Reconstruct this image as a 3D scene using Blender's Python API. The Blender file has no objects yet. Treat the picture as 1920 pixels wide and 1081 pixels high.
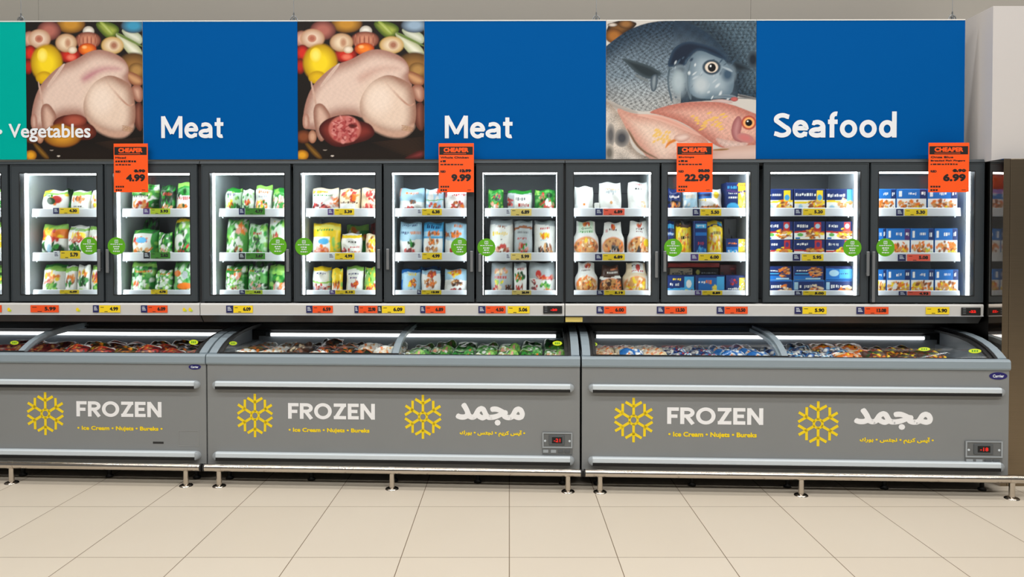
import bpy, math, random
import numpy as np
from mathutils import Matrix, Vector
R = math.radians
sc = bpy.context.scene
C = sc.collection

# ------------------------------------------------------------------ camera
F = 1386.0                      # focal length in pixels of a 1920 wide frame
CAM_H = 1.705
PITCH = R(1.0)
CX, CY = 955.0, 467.0 + F * math.tan(PITCH)
cam = bpy.data.cameras.new('camera')
cam.sensor_width = 36.0
cam.lens = 36.0 * F / 1920.0
cam.shift_x = (960.0 - CX) / 1920.0
cam.shift_y = -(540.5 - CY) / 1920.0
cam.clip_start = 0.05
camo = bpy.data.objects.new('camera', cam); C.objects.link(camo)
camo.location = (0, 0, CAM_H); camo.rotation_euler = (R(90) - PITCH, 0, 0)
sc.camera = camo
# ------------------------------------------------------------------ world, lights, exposure
sc.view_settings.view_transform = 'Standard'
sc.view_settings.look = 'None'
sc.view_settings.gamma = 1.0
sc.view_settings.use_curve_mapping = False
sc.view_settings.exposure = 0.0
w = bpy.data.worlds.new('store'); sc.world = w; w.use_nodes = True
w.node_tree.nodes['Background'].inputs[0].default_value = (1.0, 0.985, 0.97, 1)
w.node_tree.nodes['Background'].inputs[1].default_value = 0.15

def ceiling_lamp(y, z, watts, width=0.16, length=15.0, tilt=0.0):
    l = bpy.data.lights.new('linear_lamp', 'AREA'); l.shape = 'RECTANGLE'
    l.size = length; l.size_y = width; l.energy = watts; l.color = (1.0, 0.985, 0.96)
    o = bpy.data.objects.new('linear_lamp', l); C.objects.link(o)
    o.location = (0.3, y, z); o.rotation_euler = (R(tilt), 0, 0)
for ly, lw in ((5.1, 190), (2.1, 330), (-1.2, 620)):
    ceiling_lamp(ly, 6.4, lw)

# ------------------------------------------------------------------ colour and materials
def lin(c):
    out = []
    for x in c[:3]:
        x = x / 255.0
        out.append(x / 12.92 if x <= 0.04045 else ((x + 0.055) / 1.055) ** 2.4)
    return tuple(out)

MATS = {}
def mat(name, rgb=None, rough=0.5, metal=0.0, emit=None, strength=0.0, spec=0.5, bump=None, var=None, aniso=0.0):
    if name in MATS: return MATS[name]
    m = bpy.data.materials.new(name); m.use_nodes = True
    nt = m.node_tree; p = nt.nodes['Principled BSDF']
    p.inputs['Base Color'].default_value = (*lin(rgb), 1)
    p.inputs['Roughness'].default_value = rough
    p.inputs['Metallic'].default_value = metal
    p.inputs['Specular IOR Level'].default_value = spec
    if aniso: p.inputs['Anisotropic'].default_value = aniso
    if emit:
        p.inputs['Emission Color'].default_value = (*lin(emit), 1)
        p.inputs['Emission Strength'].default_value = strength
    if var or bump:
        tc = nt.nodes.new('ShaderNodeTexCoord')
        mp = nt.nodes.new('ShaderNodeMapping'); nt.links.new(tc.outputs['Object'], mp.inputs[0])
        nz = nt.nodes.new('ShaderNodeTexNoise'); nt.links.new(mp.outputs[0], nz.inputs['Vector'])
        sc_, amt = (var or bump)[:2]
        if len(var or bump) > 2: mp.inputs['Scale'].default_value = (var or bump)[2]
        nz.inputs['Scale'].default_value = sc_; nz.inputs['Detail'].default_value = 4
        if var:
            mx = nt.nodes.new('ShaderNodeMix'); mx.data_type = 'RGBA'
            a = lin(rgb)
            mx.inputs[6].default_value = (*[x * (1 - amt) for x in a], 1)
            mx.inputs[7].default_value = (*[min(1, x * (1 + amt)) for x in a], 1)
            nt.links.new(nz.outputs['Fac'], mx.inputs[0]); nt.links.new(mx.outputs[2], p.inputs['Base Color'])
        else:
            b = nt.nodes.new('ShaderNodeBump'); b.inputs['Strength'].default_value = amt; b.inputs['Distance'].default_value = 0.01
            nt.links.new(nz.outputs['Fac'], b.inputs['Height']); nt.links.new(b.outputs[0], p.inputs['Normal'])
    MATS[name] = m
    return m

def glass_mat(name, tint=(1, 1, 1), refl=1.0):
    m = bpy.data.materials.new(name); m.use_nodes = True; nt = m.node_tree
    nt.nodes.remove(nt.nodes['Principled BSDF'])
    out = nt.nodes['Material Output']
    tr = nt.nodes.new('ShaderNodeBsdfTransparent'); tr.inputs[0].default_value = (*tint, 1)
    gl = nt.nodes.new('ShaderNodeBsdfGlossy'); gl.inputs['Roughness'].default_value = 0.02
    fr = nt.nodes.new('ShaderNodeFresnel'); fr.inputs[0].default_value = 1.45
    ml = nt.nodes.new('ShaderNodeMath'); ml.operation = 'MULTIPLY'; ml.inputs[1].default_value = refl
    mx = nt.nodes.new('ShaderNodeMixShader')
    nt.links.new(fr.outputs[0], ml.inputs[0]); nt.links.new(ml.outputs[0], mx.inputs[0])
    nt.links.new(tr.outputs[0], mx.inputs[1]); nt.links.new(gl.outputs[0], mx.inputs[2])
    nt.links.new(mx.outputs[0], out.inputs[0])
    return m

def print_mat(name, rough=0.35, spec=0.5, bump=0.0):
    m = bpy.data.materials.new(name); m.use_nodes = True; nt = m.node_tree
    p = nt.nodes['Principled BSDF']
    a = nt.nodes.new('ShaderNodeVertexColor'); a.layer_name = 'ink'
    nt.links.new(a.outputs[0], p.inputs['Base Color'])
    p.inputs['Roughness'].default_value = rough; p.inputs['Specular IOR Level'].default_value = spec
    if bump:
        nz = nt.nodes.new('ShaderNodeTexNoise'); nz.inputs['Scale'].default_value = 35
        tc = nt.nodes.new('ShaderNodeTexCoord'); nt.links.new(tc.outputs['Object'], nz.inputs['Vector'])
        b = nt.nodes.new('ShaderNodeBump'); b.inputs['Strength'].default_value = bump; b.inputs['Distance'].default_value = 0.01
        nt.links.new(nz.outputs['Fac'], b.inputs['Height']); nt.links.new(b.outputs[0], p.inputs['Normal'])
    return m

M_FILM = print_mat('printed_film', 0.32, 0.5, 0.35)
M_CARD = print_mat('printed_carton', 0.4, 0.4)
M_POSTER = print_mat('printed_poster', 0.55, 0.2)
M_GLASS = glass_mat('door_glass', (0.97, 0.985, 0.98), 0.8)
M_LID = glass_mat('lid_glass', (0.96, 0.98, 0.975), 0.14)
M_FRAME = mat('door_frame_grey', (60, 67, 72), 0.45, spec=0.3)
M_CASE = mat('case_dark_grey', (48, 51, 54), 0.5)
M_BLACK = mat('gasket_gap_black', (14, 14, 15), 0.6)
M_LINER = mat('liner_grey', (172, 180, 184), 0.45)
M_LBACK = mat('liner_back', (98, 104, 109), 0.5)
M_STRIP = mat('shelf_strip', (216, 221, 226), 0.3, 0.1)
M_WIRE = mat('shelf_wire', (60, 62, 64), 0.5)
M_RAIL = mat('price_rail_white', (208, 208, 206), 0.4)
M_LED = mat('led_white', (255, 255, 255), 0.5, emit=(245, 250, 255), strength=13.0)
M_TUBE = mat('tube_white', (255, 255, 255), 0.5, emit=(255, 255, 255), strength=2.6)
M_HANDLE = mat('handle_grey', (140, 144, 148), 0.35, 0.6)
M_HANDLE_D = mat('handle_dark', (92, 97, 101), 0.4, 0.3)
M_CHEST = mat('chest_grey', (133, 136, 137), 0.42, var=(2.0, 0.04))
M_RIM = mat('rim_blue_grey', (142, 156, 165), 0.35)
M_BUMP = mat('bumper_light', (206, 216, 223), 0.25)
M_CAP = mat('bumper_cap', (158, 165, 170), 0.35)
M_TANK = mat('tank_grey', (168, 176, 184), 0.35)
M_DARK = mat('dark_plastic', (32, 33, 34), 0.5)
M_STEEL = mat('stainless_polished', (200, 192, 182), 0.14, 1.0)
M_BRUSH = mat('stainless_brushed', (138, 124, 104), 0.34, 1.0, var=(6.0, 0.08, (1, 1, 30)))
M_SIDE = mat('stainless_side_darkened', (66, 63, 60), 0.3, 1.0)  # base colour darkened to imitate the dark gap this side reflects
M_YEL = mat('decal_yellow', (248, 216, 16), 0.45)
M_WHT = mat('decal_white', (246, 247, 249), 0.45)
M_SIGNW = mat('sign_white_letter', (236, 240, 246), 0.5)
M_NAVY = mat('label_navy', (32, 36, 92), 0.45)
M_PURP = mat('label_purple', (84, 58, 132), 0.45)
M_LWHITE = mat('label_white', (220, 228, 235), 0.45)
M_LYEL = mat('label_yellow', (248, 216, 30), 0.45)
M_LCREAM = mat('label_cream', (240, 216, 120), 0.45)
M_LORG = mat('label_orange', (244, 84, 26), 0.45)
M_LRED = mat('label_red', (245, 96, 72), 0.45)
M_LGRN = mat('label_green', (64, 138, 40), 0.45)
M_LLIME = mat('label_lime', (190, 214, 40), 0.45)
M_LDARK = mat('label_dark', (38, 44, 52), 0.45)
M_INK = mat('label_ink', (18, 16, 16), 0.5)
M_TAG = mat('tag_orange', (255, 88, 10), 0.45)
M_STICK = mat('sticker_green', (92, 172, 24), 0.4)
M_STICKL = mat('sticker_lime', (196, 214, 40), 0.4)
M_LEDRED = mat('digit_red', (170, 20, 15), 0.4, emit=(255, 30, 20), strength=0.7)
M_BLUE = mat('banner_blue', (0, 86, 160), 0.6, spec=0.03)
M_TEAL = mat('banner_teal', (0, 172, 160), 0.6, spec=0.03)
M_EDGE = mat('banner_edge', (226, 226, 222), 0.5)
M_BADGE = mat('badge_navy', (28, 24, 104), 0.3)

# ------------------------------------------------------------------ frames of reference (rows of furniture stand a little askew to the tiles)
class Frame:
    def __init__(s, pl, pr):
        s.a = -math.atan2(pr[1] - pl[1], pr[0] - pl[0])
        k = (pr[1] - pl[1]) / (pr[0] - pl[0]); s.y0 = pl[1] - k * pl[0]
        s.e = (math.cos(s.a), -math.sin(s.a)); s.n = (math.sin(s.a), math.cos(s.a))
    def pt(s, x, t, z):
        return (x * s.e[0] + t * s.n[0], s.y0 + x * s.e[1] + t * s.n[1], z)
    def at(s, u, v, t=0.0):
        """position along the row and height of the spot measured at (u, v) on the plane t behind the row's front"""
        b = -(v - CY) / F
        d = ((u - CX) / F, math.cos(PITCH) + math.sin(PITCH) * b, -math.sin(PITCH) + math.cos(PITCH) * b)
        k = (t + s.y0 * s.n[1]) / (d[0] * s.n[0] + d[1] * s.n[1])
        p = (k * d[0], k * d[1] - s.y0)
        return p[0] * s.e[0] + p[1] * s.e[1], CAM_H + k * d[2]
UP = Frame((-3.796, 5.627), (3.512, 5.482))     # wall freezers
LO = Frame((-3.667, 5.447), (3.455, 5.105))     # chest freezers
SG = Frame((-3.868, 5.613), (3.43, 5.572))      # hanging banners
WD = Frame((-1, 0), (1, 0))                     # the room itself

# ------------------------------------------------------------------ mesh building
_txt = {}
def glyphs(s):
    if s not in _txt:
        c = bpy.data.curves.new('t', 'FONT'); c.body = s; c.size = 1; c.resolution_u = 3
        o = bpy.data.objects.new('t', c); C.objects.link(o)
        bpy.context.view_layer.update()
        me = bpy.data.meshes.new_from_object(o.evaluated_get(bpy.context.evaluated_depsgraph_get()))
        v = np.array([x.co[:2] for x in me.vertices]); f = [tuple(p.vertices) for p in me.polygons]
        bpy.data.objects.remove(o); bpy.data.curves.remove(c); bpy.data.meshes.remove(me)
        _txt[s] = (v, f)
    return _txt[s]

class MB:
    def __init__(s): s.v, s.f, s.m, s.c, s.mats, s.sm = [], [], [], [], [], []
    def mi(s, m):
        if m not in s.mats: s.mats.append(m)
        return s.mats.index(m)
    def add(s, v, f, m, col=None, smooth=False):
        o = len(s.v); s.v += [tuple(x) for x in v]; k = s.mi(m)
        for j, q in enumerate(f):
            s.f.append(tuple(o + i for i in q)); s.m.append(k); s.sm.append(smooth)
            if col is not None: s.c.append(col if isinstance(col, tuple) else [col[i] for i in q])
            else: s.c.append((1, 1, 1))
        return s
    def box(s, x0, x1, y0, y1, z0, z1, m, b=0.0):
        """a box; b rounds its edges"""
        if x1 < x0: x0, x1 = x1, x0
        if b <= 0:
            v = [(x, y, z) for z in (z0, z1) for y in (y0, y1) for x in (x0, x1)]
            return s.add(v, [(0, 2, 3, 1), (4, 5, 7, 6), (0, 1, 5, 4), (2, 6, 7, 3), (0, 4, 6, 2), (1, 3, 7, 5)], m)
        import bmesh
        bm = bmesh.new(); bmesh.ops.create_cube(bm, size=1)
        for q in bm.verts:
            q.co = Vector(((x0 + x1) / 2 + q.co.x * (x1 - x0), (y0 + y1) / 2 + q.co.y * (y1 - y0), (z0 + z1) / 2 + q.co.z * (z1 - z0)))
        bmesh.ops.bevel(bm, geom=bm.edges[:], offset=b, segments=2, profile=0.5, affect='EDGES')
        bm.verts.index_update()
        s.add([q.co[:] for q in bm.verts], [[q.index for q in f.verts] for f in bm.faces], m); bm.free()
        return s
    def frame(s, x0, x1, z0, z1, ox0, ox1, oz0, oz1, y0, y1, m):
        """a rectangular frame round an opening, from y0 to y1"""
        v = []
        for y in (y0, y1):
            v += [(x0, y, z0), (x1, y, z0), (x1, y, z1), (x0, y, z1), (ox0, y, oz0), (ox1, y, oz0), (ox1, y, oz1), (ox0, y, oz1)]
        f = []
        for i in range(4):
            j = (i + 1) % 4
            f += [(i, j, 4 + j, 4 + i), (8 + j, 8 + i, 12 + i, 12 + j), (i, 8 + i, 8 + j, j), (4 + i, 4 + j, 12 + j, 12 + i)]
        return s.add(v, f, m)
    def quad(s, a, b, c, d, m): return s.add([a, b, c, d], [(0, 1, 2, 3)], m)
    def prism(s, prof, x0, x1, m, smooth=False):
        """profile of (y, z) points swept along x"""
        n = len(prof); v = [(x0, y, z) for y, z in prof] + [(x1, y, z) for y, z in prof]
        f = [(i, (i + 1) % n, n + (i + 1) % n, n + i) for i in range(n)]
        s.add(v, f, m, smooth=smooth)
        return s.add(v, [tuple(range(n))[::-1], tuple(range(n, 2 * n))], m)
    def tube(s, pts, r, m, seg=12, r2=None, cap=True):
        pts = [Vector(p) for p in pts]; n = len(pts); v = []
        for i, p in enumerate(pts):
            d = (pts[min(i + 1, n - 1)] - pts[max(i - 1, 0)]).normalized()
            a = d.cross(Vector((0, 0, 1)) if abs(d.z) < 0.9 else Vector((0, 1, 0))).normalized(); b = d.cross(a)
            rr = r if r2 is None else r + (r2 - r) * i / (n - 1)
            v += [tuple(p + (a * math.cos(2 * math.pi * k / seg) + b * math.sin(2 * math.pi * k / seg)) * rr) for k in range(seg)]
        f = [(i * seg + k, i * seg + (k + 1) % seg, (i + 1) * seg + (k + 1) % seg, (i + 1) * seg + k) for i in range(n - 1) for k in range(seg)]
        s.add(v, f, m, smooth=True)
        if cap: s.add(v[:seg] + v[-seg:], [tuple(range(seg))[::-1], tuple(range(seg, 2 * seg))], m)
        return s
    def lathe(s, prof, cx, cy, m, seg=20, sx=1.0, sy=1.0):
        """(r, z) profile turned about the vertical"""
        n = len(prof); v = [(cx + r * sx * math.cos(2 * math.pi * k / seg), cy + r * sy * math.sin(2 * math.pi * k / seg), z) for r, z in prof for k in range(seg)]
        f = [(i * seg + k, i * seg + (k + 1) % seg, (i + 1) * seg + (k + 1) % seg, (i + 1) * seg + k) for i in range(n - 1) for k in range(seg)]
        return s.add(v, f, m, smooth=True)
    def disc(s, cx, y, cz, rx, rz, m, seg=28, xmax=None, thick=0.002):
        p = []
        for k in range(seg):
            x = cx + rx * math.cos(2 * math.pi * k / seg)
            p.append((min(x, xmax) if xmax is not None else x, cz + rz * math.sin(2 * math.pi * k / seg)))
        n = seg; v = [(x, y, z) for x, z in p] + [(x, y + thick, z) for x, z in p]
        return s.add(v, [tuple(range(n)), tuple(range(n, 2 * n))[::-1]] + [(i, n + i, n + (i + 1) % n, (i + 1) % n) for i in range(n)], m)
    def text(s, body, x0, x1, z0, z1, y, m, bold=0.0):
        v, f = glyphs(body)
        lo, hi = v.min(axis=0), v.max(axis=0)
        q = np.empty_like(v)
        q[:, 0] = x0 + bold + (v[:, 0] - lo[0]) / (hi[0] - lo[0]) * (x1 - x0 - 2 * bold)
        q[:, 1] = z0 + bold + (v[:, 1] - lo[1]) / (hi[1] - lo[1]) * (z1 - z0 - 2 * bold)
        offs = [(0, 0)]
        if bold: offs += [(bold * math.cos(k * math.pi / 4), bold * math.sin(k * math.pi / 4)) for k in range(8)]
        for i, (a, b) in enumerate(offs):
            s.add([(p[0] + a, y - i * 2e-5, p[1] + b) for p in q], f, m)
        return s
    def mesh(s, name, org=(0, 0, 0), ink=False):
        me = bpy.data.meshes.new(name)
        me.from_pydata([(a - org[0], b - org[1], c - org[2]) for a, b, c in s.v], [], s.f)
        for m in s.mats: me.materials.append(m)
        me.polygons.foreach_set('material_index', s.m)
        me.polygons.foreach_set('use_smooth', s.sm)
        if ink:
            at = me.color_attributes.new('ink', 'FLOAT_COLOR', 'CORNER')
            out = []
            for q, c in zip(s.f, s.c):
                for i in range(len(q)):
                    k = c if isinstance(c, tuple) else c[i]
                    out += [k[0], k[1], k[2], 1.0]
            at.data.foreach_set('color', out)
        me.update()
        return me

# heavy sans lettering drawn as strokes: letter -> (advance, strokes); cap height 1, x height .72
def arc(cx, cy, rx, ry, a0, a1, n=20): return [(cx + rx * math.cos(R(a0 + (a1 - a0) * i / n)), cy + ry * math.sin(R(a0 + (a1 - a0) * i / n))) for i in range(n + 1)]
def letter(ch, w):
    h = w / 2
    if ch == 'F': return .62, [[(h, 0), (h, 1)], [(0, 1 - h), (.60, 1 - h)], [(0, .47), (.53, .47)]]
    if ch == 'E': return .66, [[(h, 0), (h, 1)], [(0, 1 - h), (.62, 1 - h)], [(0, .505), (.55, .505)], [(0, h), (.62, h)]]
    if ch == 'R': return .76, [[(h, 0), (h, 1)], [(0, 1 - h), (.36, 1 - h)] + arc(.36, .69, .27 - .0, .31 - h, 90, -90) + [(0, .38 + h)], [(.34, .46), (.66, 0)]]
    if ch == 'O': return 1.06, [arc(.5, .5, .5 - h, .5 + .015 - h, 0, 360, 40)]
    if ch == 'Z': return .74, [[(0, 1 - h), (.70, 1 - h)], [(0, h), (.70, h)], [(.12, h * .9), (.58, 1 - h * .9)]]
    if ch == 'N': return .86, [[(h, 0), (h, 1)], [(.82 - h, 0), (.82 - h, 1)], [(h, 1 - h * .4), (.82 - h, h * .4)]]
    if ch == 'M': return 1.02, [[(h, 0), (h, 1)], [(.98 - h, 0), (.98 - h, 1)], [(h * 1.1, .98), (.49, .20)], [(.98 - h * 1.1, .98), (.49, .20)]]
    if ch == 'S': return .68, [[(.60, .84)] + arc(.34, .74, .25, .26 - h, 45, 200, 14) + arc(.32, .27, .27, .27 - h, 60, -135, 18)[0:] + [(.02, .17)]]
    if ch == 'e': return .66, [[(.07, .38), (.60, .38)], [(.60 - h * .75, .38)] + arc(.32, .355, .32 - h, .365 - h, 8, 312, 30) + [(.58, .13)]]
    if ch == 'a': return .64, [[(.08, .61)] + arc(.27, .43, .23, .29 - h, 125, 0, 12) + [(.50, 0)], [(.50, .42)] + arc(.26, .21, .23, .215 - h, 75, 290, 20) + [(.50, .14)]]
    if ch == 't': return .44, [[(.18, .92)] + [(.18, .20)] + arc(.30, .17, .12, .17 - h, 180, 300, 10), [(0, .64), (.40, .64)]]
    if ch == 'f': return .42, [[(.16, 0), (.16, .80)] + arc(.32, .80, .16, .26 - h, 180, 75, 12), [(0, .64), (.38, .64)]]
    if ch == 'o': return .72, [arc(.34, .355, .34 - h, .365 - h, 0, 360, 36)]
    if ch == 'd': return .72, [[(.62 - h * .2, 0), (.62 - h * .2, 1.06)], arc(.32, .35, .32 - h, .36 - h, 0, 360, 32)]
def strokes(mb, word, x0, x1, z0, z1, y, m, w=.17, gap=.10):
    polys = []; x = 0.0
    for ch in word:
        adv, st = letter(ch, w)
        for s in st: polys.append([(px + x, pz) for px, pz in s])
        x += adv + gap - .05
    rib = []
    for p in polys:
        q = [Vector(a) for a in p]; closed = (q[0] - q[-1]).length < 1e-6; n = len(q); L, Rr = [], []
        for i in range(n):
            a = q[i - 1] if i > 0 else (q[-2] if closed else q[i]); b = q[i + 1] if i < n - 1 else (q[1] if closed else q[i])
            d1 = (q[i] - a).normalized() if (q[i] - a).length > 1e-9 else (b - q[i]).normalized(); d2 = (b - q[i]).normalized() if (b - q[i]).length > 1e-9 else d1
            t = (d1 + d2).normalized() if (d1 + d2).length > 1e-6 else d1; nn = Vector((-t.y, t.x)); k = w / 2 / max(.5, nn.dot(Vector((-d1.y, d1.x))))
            L.append(q[i] + nn * k); Rr.append(q[i] - nn * k)
        rib.append((L, Rr))
    every = [a for L, Q in rib for a in L + Q]
    lo = (min(a.x for a in every), min(a.y for a in every)); hi = (max(a.x for a in every), max(a.y for a in every))
    f = lambda a, k: (x0 + (a.x - lo[0]) / (hi[0] - lo[0]) * (x1 - x0), y - k * 3e-5, z0 + (a.y - lo[1]) / (hi[1] - lo[1]) * (z1 - z0))
    for k, (L, Q) in enumerate(rib):
        n = len(L); mb.add([f(a, k) for a in L] + [f(a, k) for a in Q], [(i, i + 1, n + i + 1, n + i) for i in range(n - 1)], m)
    return mb

BASE = {}
def tag(o, label, cat=None, group=None, kind=None):
    if label: o['label'] = label
    if cat: o['category'] = cat
    if group: o['group'] = group
    if kind: o['kind'] = kind
    return o
def place(o, fr, base, rot=0.0):
    o.location = fr.pt(*base); o.rotation_euler = (0, 0, -fr.a + rot)
def thing(name, label, cat, fr, base, group=None):
    o = bpy.data.objects.new(name, None); C.objects.link(o); o.empty_display_size = 0.1
    place(o, fr, base); BASE[o.name] = base
    return tag(o, label, cat, group)
def part(name, mb, root, label=None, ink=False, org=None):
    """a mesh under root, its shape given in the row's own coordinates"""
    base = BASE[root.name]
    o = bpy.data.objects.new(name, mb.mesh(name, base, ink)); C.objects.link(o); o.parent = root
    BASE[o.name] = base
    if label: o['label'] = label
    return o
def solid(name, mb, label, cat, fr, base, group=None, ink=False, kind=None):
    o = bpy.data.objects.new(name, mb.mesh(name, base, ink)); C.objects.link(o)
    place(o, fr, base); BASE[o.name] = base
    return tag(o, label, cat, group, kind)

# ------------------------------------------------------------------ the room
def structure(name, mb):
    o = bpy.data.objects.new(name, mb.mesh(name)); C.objects.link(o); o['kind'] = 'structure'
    return o
def tile_floor():
    m = bpy.data.materials.new('floor_tiles'); m.use_nodes = True; nt = m.node_tree; p = nt.nodes['Principled BSDF']
    N = nt.nodes.new; L = nt.links.new
    g = N('ShaderNodeNewGeometry'); sp = N('ShaderNodeSeparateXYZ'); L(g.outputs['Position'], sp.inputs[0])
    def line(sock, size, off):
        a = N('ShaderNodeMath'); a.operation = 'SUBTRACT'; L(sock, a.inputs[0]); a.inputs[1].default_value = off
        b = N('ShaderNodeMath'); b.operation = 'DIVIDE'; L(a.outputs[0], b.inputs[0]); b.inputs[1].default_value = size
        c = N('ShaderNodeMath'); c.operation = 'PINGPONG'; L(b.outputs[0], c.inputs[0]); c.inputs[1].default_value = 0.5
        d = N('ShaderNodeMath'); d.operation = 'LESS_THAN'; L(c.outputs[0], d.inputs[0]); d.inputs[1].default_value = 0.0022 / size
        fl = N('ShaderNodeMath'); fl.operation = 'FLOOR'; L(b.outputs[0], fl.inputs[0])
        return d.outputs[0], fl.outputs[0]
    lx, ix = line(sp.outputs[0], 0.6, 0.0); ly, iy = line(sp.outputs[1], 0.806, 4.872)
    mxx = N('ShaderNodeMath'); mxx.operation = 'MAXIMUM'; L(lx, mxx.inputs[0]); L(ly, mxx.inputs[1])
    cb = N('ShaderNodeCombineXYZ'); L(ix, cb.inputs[0]); L(iy, cb.inputs[1])
    wn = N('ShaderNodeTexWhiteNoise'); L(cb.outputs[0], wn.inputs['Vector'])
    nz = N('ShaderNodeTexNoise'); nz.inputs['Scale'].default_value = 1.7; L(g.outputs['Position'], nz.inputs['Vector'])
    av = N('ShaderNodeMath'); av.operation = 'ADD'; L(wn.outputs['Value'], av.inputs[0]); L(nz.outputs['Fac'], av.inputs[1])
    c1 = N('ShaderNodeMix'); c1.data_type = 'RGBA'
    c1.inputs[6].default_value = (*lin((206, 195, 178)), 1); c1.inputs[7].default_value = (*lin((212, 202, 186)), 1)
    hv = N('ShaderNodeMath'); hv.operation = 'MULTIPLY'; hv.inputs[1].default_value = 0.5; L(av.outputs[0], hv.inputs[0]); L(hv.outputs[0], c1.inputs[0])
    c2 = N('ShaderNodeMix'); c2.data_type = 'RGBA'; L(mxx.outputs[0], c2.inputs[0]); L(c1.outputs[2], c2.inputs[6])
    c2.inputs[7].default_value = (*lin((112, 94, 74)), 1); L(c2.outputs[2], p.inputs['Base Color'])
    p.inputs['Roughness'].default_value = 0.45; p.inputs['Specular IOR Level'].default_value = 0.3
    return m
structure('floor', MB().box(-9, 9, -6, 7.2, -0.1, 0.0, tile_floor()))
M_WALL = mat('wall_beige', (156, 151, 142), 0.7, var=(0.8, 0.03))
M_WALLW = mat('bulkhead_white', (206, 202, 200), 0.6)
wl = MB()
for i, (a, b) in enumerate(((-7.0, -4.102), (-4.1, 2.038), (2.04, 6.0))):
    q0, q1 = UP.pt(a, 0.815, 0), UP.pt(b, 0.815, 0); r0, r1 = UP.pt(a, 0.95, 0), UP.pt(b, 0.95, 0)
    v = [(q[0], q[1], z) for z in (0, 6.6) for q in (q0, q1, r1, r0)]
    wl.add(v, [(0, 1, 2, 3), (4, 7, 6, 5), (0, 4, 5, 1), (1, 5, 6, 2), (2, 6, 7, 3), (3, 7, 4, 0)], M_WALL)
q0, q1, r1, r0 = UP.pt(-7, 0.9, 0), UP.pt(6, 0.9, 0), UP.pt(6, 1.0, 0), UP.pt(-7, 1.0, 0)
wl.add([(q[0], q[1], z) for z in (0, 6.6) for q in (q0, q1, r1, r0)], [(0, 1, 2, 3), (4, 7, 6, 5), (0, 4, 5, 1), (1, 5, 6, 2), (2, 6, 7, 3), (3, 7, 4, 0)], M_WALL)
structure('wall_back', wl)
structure('ceiling', MB().box(-9, 9, -6, 7.2, 6.6, 6.7, mat('ceiling_grey', (190, 184, 176), 0.8)))
structure('wall_right', MB().box(3.53, 7.0, 5.424, 6.22, 2.352, 3.478, M_WALLW))     # white bulkhead over the steel partition

# stainless partition at the end of the row
PX, PY = 3.5335, 5.2945
t = thing('steel_partition', 'brushed stainless steel end panel standing beside the last freezer', 'steel panel', WD, (4.3, 5.7, 0))
part('panel_front', MB().box(PX + 0.05, 6.2, PY, PY + 0.03, 0, 2.352, M_BRUSH, 0.003), t)
part('corner_post', MB().prism([(PY + 0.035, 0.0), (PY, 0.0), (PY, 2.352), (PY + 0.035, 2.352)], PX, PX + 0.047, M_BRUSH), t)
chm = MB(); a, b = (PX - 0.0, PY + 0.0), (PX - 0.012, PY + 0.13)
chm.add([(a[0], a[1], 0), (b[0], b[1], 0), (b[0], b[1], 2.352), (a[0], a[1], 2.352), (a[0] + 0.01, a[1] + .005, 0), (b[0] + .01, b[1], 0), (b[0] + .01, b[1], 2.352), (a[0] + .01, a[1] + .005, 2.352)],
        [(0, 1, 2, 3), (5, 4, 7, 6), (3, 2, 6, 7), (0, 4, 5, 1)], mat('stainless_mirror', (215, 205, 196), 0.05, 1.0))
part('corner_trim', chm, t, 'mirror-polished vertical corner strip')
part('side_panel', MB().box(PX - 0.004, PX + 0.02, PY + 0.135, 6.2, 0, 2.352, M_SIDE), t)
part('core_panel', MB().box(PX + 0.03, 6.2, PY + 0.04, 6.2, 0, 2.35, M_CASE), t)

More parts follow.
